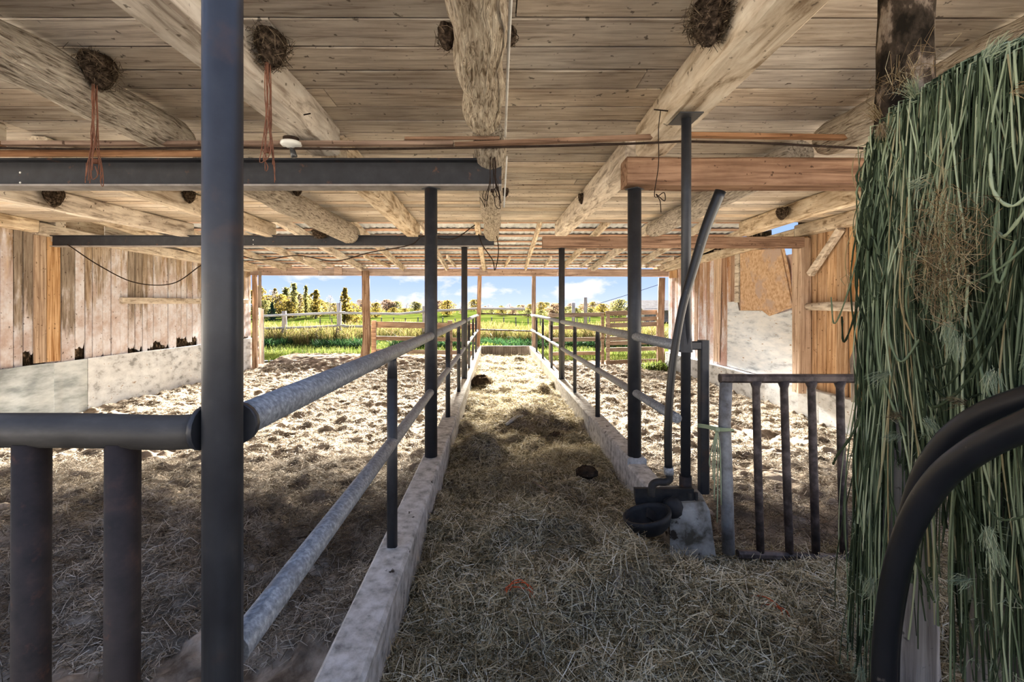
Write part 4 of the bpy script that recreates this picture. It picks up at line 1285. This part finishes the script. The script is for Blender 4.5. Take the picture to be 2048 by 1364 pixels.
MB().add([(x0, d - .3, zpx(622, d)), (x1, d - .3, zpx(622, d)), (x1, d + 3, zpx(601, d)), (x0, d + 3, zpx(601, d)), (x0, d + 6.3, zpx(622, d)), (x1, d + 6.3, zpx(622, d)),
          (x0, d - .3, zpx(622, d) + .08), (x1, d - .3, zpx(622, d) + .08), (x1, d + 3, zpx(601, d) + .08), (x0, d + 3, zpx(601, d) + .08), (x0, d + 6.3, zpx(622, d) + .08), (x1, d + 6.3, zpx(622, d) + .08)],
         [(0, 3, 2, 1), (3, 4, 5, 2), (6, 7, 8, 9), (9, 8, 11, 10), (0, 1, 7, 6), (4, 10, 11, 5), (0, 6, 9, 3), (3, 9, 10, 4), (1, 2, 8, 7), (2, 5, 11, 8)]).build('roof', m_postgrey, t)

# ------------------------------------------------------------------ trees


def tree_meshes(kind, seed):
    """returns (trunk mesh, crown mesh) for a tree of height 1 standing on the origin"""
    r2 = np.random.default_rng(seed)
    rng.seed(seed)
    tm = MB()
    tm.tube([(0, 0, 0), (.01, 0, .3), (0, .01, .6), (.005, 0, .95)], [.022, .017, .011, .003], 6)
    nbr = 14
    for k in range(nbr):
        z = .2 + .7 * k / nbr
        a = rng.uniform(0, 6.28)
        L = {'poplar': .13, 'round': .30, 'bare': .24, 'conifer': .16}[kind] * (1.1 - z * .7)
        tm.tube([(0, 0, z), (math.cos(a) * L * .6, math.sin(a) * L * .6, z + L * .6), (math.cos(a) * L, math.sin(a) * L, z + L * 1.0)], [.007, .004, .002], 4)
    n = {'poplar': 1100, 'round': 1500, 'bare': 420, 'conifer': 900}[kind]
    z = r2.random(n)
    if kind == 'poplar':
        z = .14 + .86 * z
        rad = .19 * np.sin(np.clip((z - .05) / 1.0, 0, 1) * np.pi) ** .5 * (1.05 - .45 * z) * (.45 + 1.0 * vnoise(z * 11, z * 0 + seed, 7))
    elif kind == 'round':
        z = .10 + .88 * z
        rad = .36 * np.sqrt(np.clip(1 - ((z - .52) / .48) ** 2, 0, 1))
    elif kind == 'bare':
        z = .25 + .73 * z
        rad = .26 * np.sqrt(np.clip(1 - ((z - .58) / .42) ** 2, 0, 1))
    else:
        z = .06 + .94 * z
        rad = .22 * (1 - z) + .01
    a = r2.random(n) * 2 * np.pi
    lump = .35 + 1.0 * vnoise(a * 1.3 + 3, z * 9, seed % 60) + r2.normal(0, .10, n)
    q = np.sqrt(r2.random(n)) * rad * lump * 1.25
    C = np.stack([np.cos(a) * q, np.sin(a) * q, z + r2.normal(0, .015, n)], 1)
    s = {'poplar': .018, 'round': .022, 'bare': .018, 'conifer': .022}[kind] * (0.6 + .8 * r2.random(n))
    u = r2.normal(0, 1, (n, 3)); u /= np.linalg.norm(u, axis=1)[:, None]
    w = np.cross(u, r2.normal(0, 1, (n, 3))); w /= np.linalg.norm(w, axis=1)[:, None]
    u, w = u * s[:, None], w * s[:, None] * (.25 if kind == 'bare' else .7)
    V = np.stack([C - u - w, C + u - w, C + u + w, C - u + w], 1).reshape(-1, 3)
    Q = (np.arange(n) * 4)[:, None] + np.array([0, 1, 2, 3])
    return tm, V, Q


TREE = {}
CMAT = {'poplarY': m_leafY, 'poplarG': m_leafG, 'roundY': m_leafY, 'roundG': m_leafG, 'roundO': m_leafO, 'bareB': m_leafB, 'coniferC': m_conif}
for i, key in enumerate(CMAT):
    for v in range(2):
        tm, V, Q = tree_meshes(key[:-1], 100 + i * 7 + v)
        to = tm.build('trunk', m_trunk)
        co = np_mesh('crown', V, Q, CMAT[key])
        TREE[key + str(v)] = (to.data, co.data, to.location.copy())
        bpy.data.objects.remove(to); bpy.data.objects.remove(co)
rng.seed(99)


def tree(key, px, top, base_py, d, label, group=None, wx=1.0):
    zb = float(field_z(np.array([xpx(px, d)]), np.array([d]))[0]) - .1
    h = zpx(top, d) - zb
    tmesh, cmesh, loc = TREE[key]
    t = thing('tree', (xpx(px, d), d, zb), label, 'tree', group)
    t.scale = (h * wx, h * wx, h)
    t.rotation_euler = (0, 0, rng.uniform(0, 6.28))
    for nm, me, l in (('trunk', tmesh, loc), ('crown', cmesh, Vector((0, 0, 0)))):
        o = bpy.data.objects.new(nm, me)
        COL.objects.link(o)
        o.parent = t
        o.location = l
    return t


ORD = 'first second third fourth fifth sixth seventh eighth ninth tenth eleventh twelfth thirteenth fourteenth fifteenth sixteenth seventeenth eighteenth nineteenth twentieth'.split()
KIND = {'poplarY': 'slim yellow', 'poplarG': 'slim olive', 'roundY': 'bushy yellow', 'roundG': 'bushy olive', 'roundO': 'bushy russet', 'bareB': 'bare twiggy'}


def relabel(trees, tail):
    seen = {}
    for px, key, o in sorted(trees, key=lambda q: q[0]):
        kd = KIND[key[:-1]]
        k = seen[kd] = seen.get(kd, -1) + 1
        o['label'] = f'{kd} tree, {ORD[k]} from the left in {tail}'


G1 = 'yellow trees of the grove at left'
grove, horizon, bushes = [], [], []
for k, (key, px, top, d) in enumerate((('poplarY0', 520, 572, 62), ('roundY0', 535, 590, 66), ('poplarY1', 550, 578, 70), ('roundY1', 560, 588, 60), ('poplarG0', 572, 575, 72), ('roundY0', 585, 592, 64),
                                       ('poplarY0', 600, 588, 60), ('roundG1', 610, 598, 66), ('poplarY1', 618, 592, 74), ('roundY1', 640, 600, 62), ('roundG0', 655, 604, 70), ('roundY0', 668, 606, 66), ('bareB0', 545, 580, 58), ('bareB1', 592, 586, 58),
                                       ('roundY0', 505, 580, 64), ('roundG0', 528, 600, 54), ('roundY1', 575, 602, 54), ('roundG1', 630, 606, 56))):
    grove.append((px, key, tree(key, px, top, 630, d, 'autumn tree in the dense yellow grove outside the left opening', G1, 1.25)))
tree('poplarG0', 588, 567, 630, 55, 'tall slim tree with the highest olive top in the left grove', None, .8)
tree('poplarG1', 612, 571, 630, 56, 'slim green-topped tree standing out of the left grove', None, .65)
tree('poplarY0', 632, 580, 630, 55, 'bright yellow poplar in the middle of the left grove', None, 1.2)
tree('coniferC0', 544, 605, 632, 50, 'small dark spruce in front of the left grove', None, 1.3)
tree('poplarY1', 690, 577, 635, 34, 'bushy yellow poplar just left of the crooked wooden post', None, 1.1)
tree('roundY0', 700, 606, 636, 36, 'low yellow bush at the foot of the bushy poplar', None, 1.5)
tree('bareB0', 660, 590, 632, 50, 'thin bare tree left of the bushy yellow poplar', None, .7)
G2 = 'distant trees along the horizon'
for k in range(46):
    px = 725 + k * 11.5 + rng.uniform(-5, 5)
    key = rng.choice(['roundO0', 'roundO1', 'roundG0', 'bareB0', 'roundY1', 'bareB1', 'roundO0', 'bareB0'])
    if px < 960:
        top = rng.uniform(598, 606)
    elif px < 1080:
        top = rng.uniform(607, 612)
    else:
        top = rng.uniform(602, 611)
    horizon.append((px, key, tree(key, px, top, 628, rng.uniform(110, 150), 'far tree', G2, 1.5)))
for k in range(22):
    px = 730 + k * 25 + rng.uniform(-8, 8)
    key = rng.choice(['roundG1', 'roundY0', 'roundO1', 'roundG0'])
    bushes.append((px, key, tree(key, px, rng.uniform(612, 620), 632, rng.uniform(60, 85), 'low bush', 'bushes at the far edge of the pasture', 2.0)))
relabel(grove, 'the left grove')
relabel(horizon, 'the horizon tree line')
relabel(bushes, 'the low pasture hedge')
tree('roundY0', 752, 605, 632, 60, 'yellow tree just right of the crooked wooden post', None, 1.2)
tree('roundY1', 895, 600, 632, 70, 'yellow tree between the two left railing posts', None, 1.2)
tree('roundO0', 1107, 607, 632, 60, 'orange bush seen left of the far right railing post', None, 1.6)
tree('roundG0', 1238, 598, 628, 60, 'grey-green tree left of the nearer right railing post', None, 1.2)
tree('bareB1', 1225, 600, 628, 62, 'bare tree beside the grey-green one near the right railing post', None, 1.2)
tree('roundY1', 1205, 607, 628, 70, 'yellowish low tree above the middle of the plank gates', None, 1.6)

# ------------------------------------------------------------------ ground cover outside (uncountable)


def field_base(n, x0, x1, y0, y1):
    yv = y0 + (y1 - y0) * NR.random(n) ** 1.4
    xv = (x0 + (x1 - x0) * NR.random(n)) * (yv / y0)
    return np.stack([xv, yv, field_z(xv, yv) - .01], 1)


b = field_base(36000, -8.6, 6.0, 14.7, 30)
b[:, 2] = np.where(b[:, 1] < 15, ground(b[:, 0], b[:, 1]), b[:, 2])
g = strands('grass', b, NR.uniform(.06, .20, len(b)), NR.uniform(.008, .016, len(b)), m_blade, elev=.5, upright=True)
tag(g, 'short green grass on the ground outside the opening', 'grass', kind='stuff')
b = field_base(14000, -9.5, 6.5, 17.2, 19.0)
b = b[vnoise(b[:, 0] * .9, b[:, 1] * .3, 5) > .32]
g = strands('green_weeds', b, NR.uniform(.12, .42, len(b)), NR.uniform(.014, .035, len(b)), m_deep, elev=.6, upright=True)
tag(g, 'dark green weed strip in front of the pole fence', 'weeds', kind='stuff')
b = field_base(26000, -10.5, 7, 18.6, 25)
b = b[vnoise(b[:, 0] * .6, b[:, 1] * .5, 8) > .40]
g = strands('dry_weeds', b, NR.uniform(.35, .95, len(b)), NR.uniform(.012, .03, len(b)), m_weed, elev=.35, upright=True)
tag(g, 'tall dry brownish weeds along the pole fence', 'weeds', kind='stuff')
for (x, yq, n, lb) in ((-.25, 14.35, 700, 'bright green leafy weed beyond the end of the lane'), (4.75, 13.2, 450, 'small green weed at the foot of the right corner post'), (.55, 14.6, 800, 'dark green leafy clump beyond the end of the lane')):
    zz = float(ground(np.array([x]), np.array([yq]))[0]) if yq < 15 else .3
    b = np.array([[x, yq, zz]]) + NR.normal(0, 1, (n, 3)) * np.array([[.22, .18, .0]])
    g = strands('weed_clump', b, NR.uniform(.1, .45 if n > 500 else .3, n), NR.uniform(.015, .04, n), m_deep if 'dark' in lb else m_blade, elev=.5, upright=True)
    tag(g, lb, 'weed')

# ------------------------------------------------------------------ hay and straw on the floor (uncountable)


def scatter(n, x0, x1, y0, y1, lift=.015, thin=None):
    xv, yv = x0 + (x1 - x0) * NR.random(n), y0 + (y1 - y0) * NR.random(n)
    if thin is not None:
        k = thin(xv, yv)
        xv, yv = xv[k], yv[k]
    z = ground(xv, yv) + NR.random(len(xv)) * lift
    return np.stack([xv, yv, z], 1)


parts_ = []
near_ok = lambda x, y: (x < .0 + y * 1.35) & (x > -y * .8)
parts_.append((scatter(80000, -.40, 2.9, 1.45, 2.75, .03, near_ok), (.04, .17), (.0020, .0038)))
parts_.append((scatter(46000, -.40, 1.02, 2.7, 5.0, .025), (.03, .14), (.002, .004)))
parts_.append((scatter(24000, -.40, 1.02, 5.0, 8.5, .025), (.04, .14), (.003, .006)))
parts_.append((scatter(12000, -.40, 1.02, 8.5, 13.4, .03), (.05, .16), (.005, .009)))
base = np.concatenate([p[0] for p in parts_])
ln = np.concatenate([NR.uniform(*p[1], len(p[0])) for p in parts_])
wd = np.concatenate([NR.uniform(*p[2], len(p[0])) for p in parts_])
hay = strands('hay', base, ln, wd, m_hay, elev=.30, bow=.35)
tag(hay, 'loose dry hay strewn over the feed lane floor', 'hay', kind='stuff')

parts_ = []
lf = lambda x, y: (x > -y * 1.12) & (vnoise(x * 1.5, y * 1.5, 14) > .18)
parts_.append((scatter(110000, -5.5, -.6, 1.9, 5.0, .025, lf), (.03, .12), (.002, .0045)))
parts_.append((scatter(52000, WL + .18, -.6, 5.0, 9.0, .02, lf), (.03, .10), (.004, .008)))
parts_.append((scatter(32000, WL + .18, -.6, 9.0, 13.6, .02, lf), (.04, .12), (.006, .011)))
base = np.concatenate([p[0] for p in parts_])
ln = np.concatenate([NR.uniform(*p[1], len(p[0])) for p in parts_])
wd = np.concatenate([NR.uniform(*p[2], len(p[0])) for p in parts_])
o = strands('straw_bedding', base, ln, wd, m_straw, elev=.28, bow=.3)
tag(o, 'trampled straw bedding in the left pen', 'straw', kind='stuff')
parts_ = []
rf = lambda x, y: (x < y * 1.0 + .2) & (vnoise(x * 1.5, y * 1.5, 15) > .18)
parts_.append((scatter(42000, 1.2, 5.1, 2.75, 5.0, .02, rf), (.03, .10), (.002, .0045)))
parts_.append((scatter(40000, 1.2, 5.1, 5.0, 9.0, .02, rf), (.03, .10), (.004, .008)))
parts_.append((scatter(22000, 1.2, 5.1, 9.0, 13.6, .02, rf), (.04, .12), (.006, .011)))
base = np.concatenate([p[0] for p in parts_])
ln = np.concatenate([NR.uniform(*p[1], len(p[0])) for p in parts_])
wd = np.concatenate([NR.uniform(*p[2], len(p[0])) for p in parts_])
o = strands('straw_bedding', base, ln, wd, m_straw, elev=.28, bow=.3)
tag(o, 'trampled straw bedding in the right pen', 'straw', kind='stuff')

# ------------------------------------------------------------------ small things lying about


def lying(px, py, h=.02):
    """floor point behind a pixel on the lane"""
    d = (CZ - LANE - h) * F / (py - VY)
    x = (px - VX) * d / F
    return Vector((x, d, float(ground(np.array([x]), np.array([d]))[0])))


def clod(px, py, r, label, sc=(1, 1, .7), mat=m_mud):
    p = lying(px, py)
    if px < 850 or px > 1420:
        d = p.y
    o = MB().blob(p + Vector((0, 0, r * .25)), r, 14, 9, .14, sc).build('manure_clod', mat)
    return tag(o, label, 'clod')


clod(962, 772, .19, 'large dark clod lying against the left curb in the lane', (.9, 1.2, .75))
clod(1172, 962, .075, 'dark clod in the lane left of the water bowl', (1.2, 1, .7))
clod(1112, 868, .06, 'small clod on the right side of the lane', (1.3, 1, .7))
clod(1200, 832, .05, 'tiny dark clod lying near the right curb', (1.3, 1, .7))
a, b = lying(1012, 854), lying(1046, 848)
tag(MB().tube(cr([a + Vector((0, 0, .03)), a.lerp(b, .5) + Vector((0, .02, .05)), b + Vector((0, 0, .04))], 4), [.016, .018, .02, .022, .024, .026, .024, .022, .016], 8, wob=.1).build('pale_stick', m_pale, smooth=True), 'pale stub of wood lying in the middle of the lane', 'stick')
a, b = lying(1062, 978), lying(1098, 986)
tag(MB().bar(a + Vector((0, 0, .04)), b + Vector((0, 0, .035)), .018, .012, ch=.002).build('stick', m_post), 'dark flat stick lying on the hay', 'stick')
for (px, py, lb, n) in ((1042, 1235, 'tangle of orange twine on the hay below the lane centre', 4), (1530, 1292, 'tangle of orange twine on the hay in front of the pipe gate', 4)):
    p = lying(px, py, .05)
    t = thing('orange_twine', p, lb, 'twine')
    for k in range(n):
        a = rng.uniform(0, 3.14)
        w = rng.uniform(.04, .10)
        h = rng.uniform(.03, .08)
        dv = Vector((math.cos(a), math.sin(a) * .5, 0))
        MB().tube(cr([p - dv * w + Vector((0, 0, .0)), p - dv * w * .8 + Vector((0, 0, h * .7)), p + Vector((0, 0, h)), p + dv * w + Vector((0, 0, h * .6)), p + dv * w * 1.2 + Vector((0, -.02, .01))], 4), .0022, 5).build('loop', m_orange, t, True)
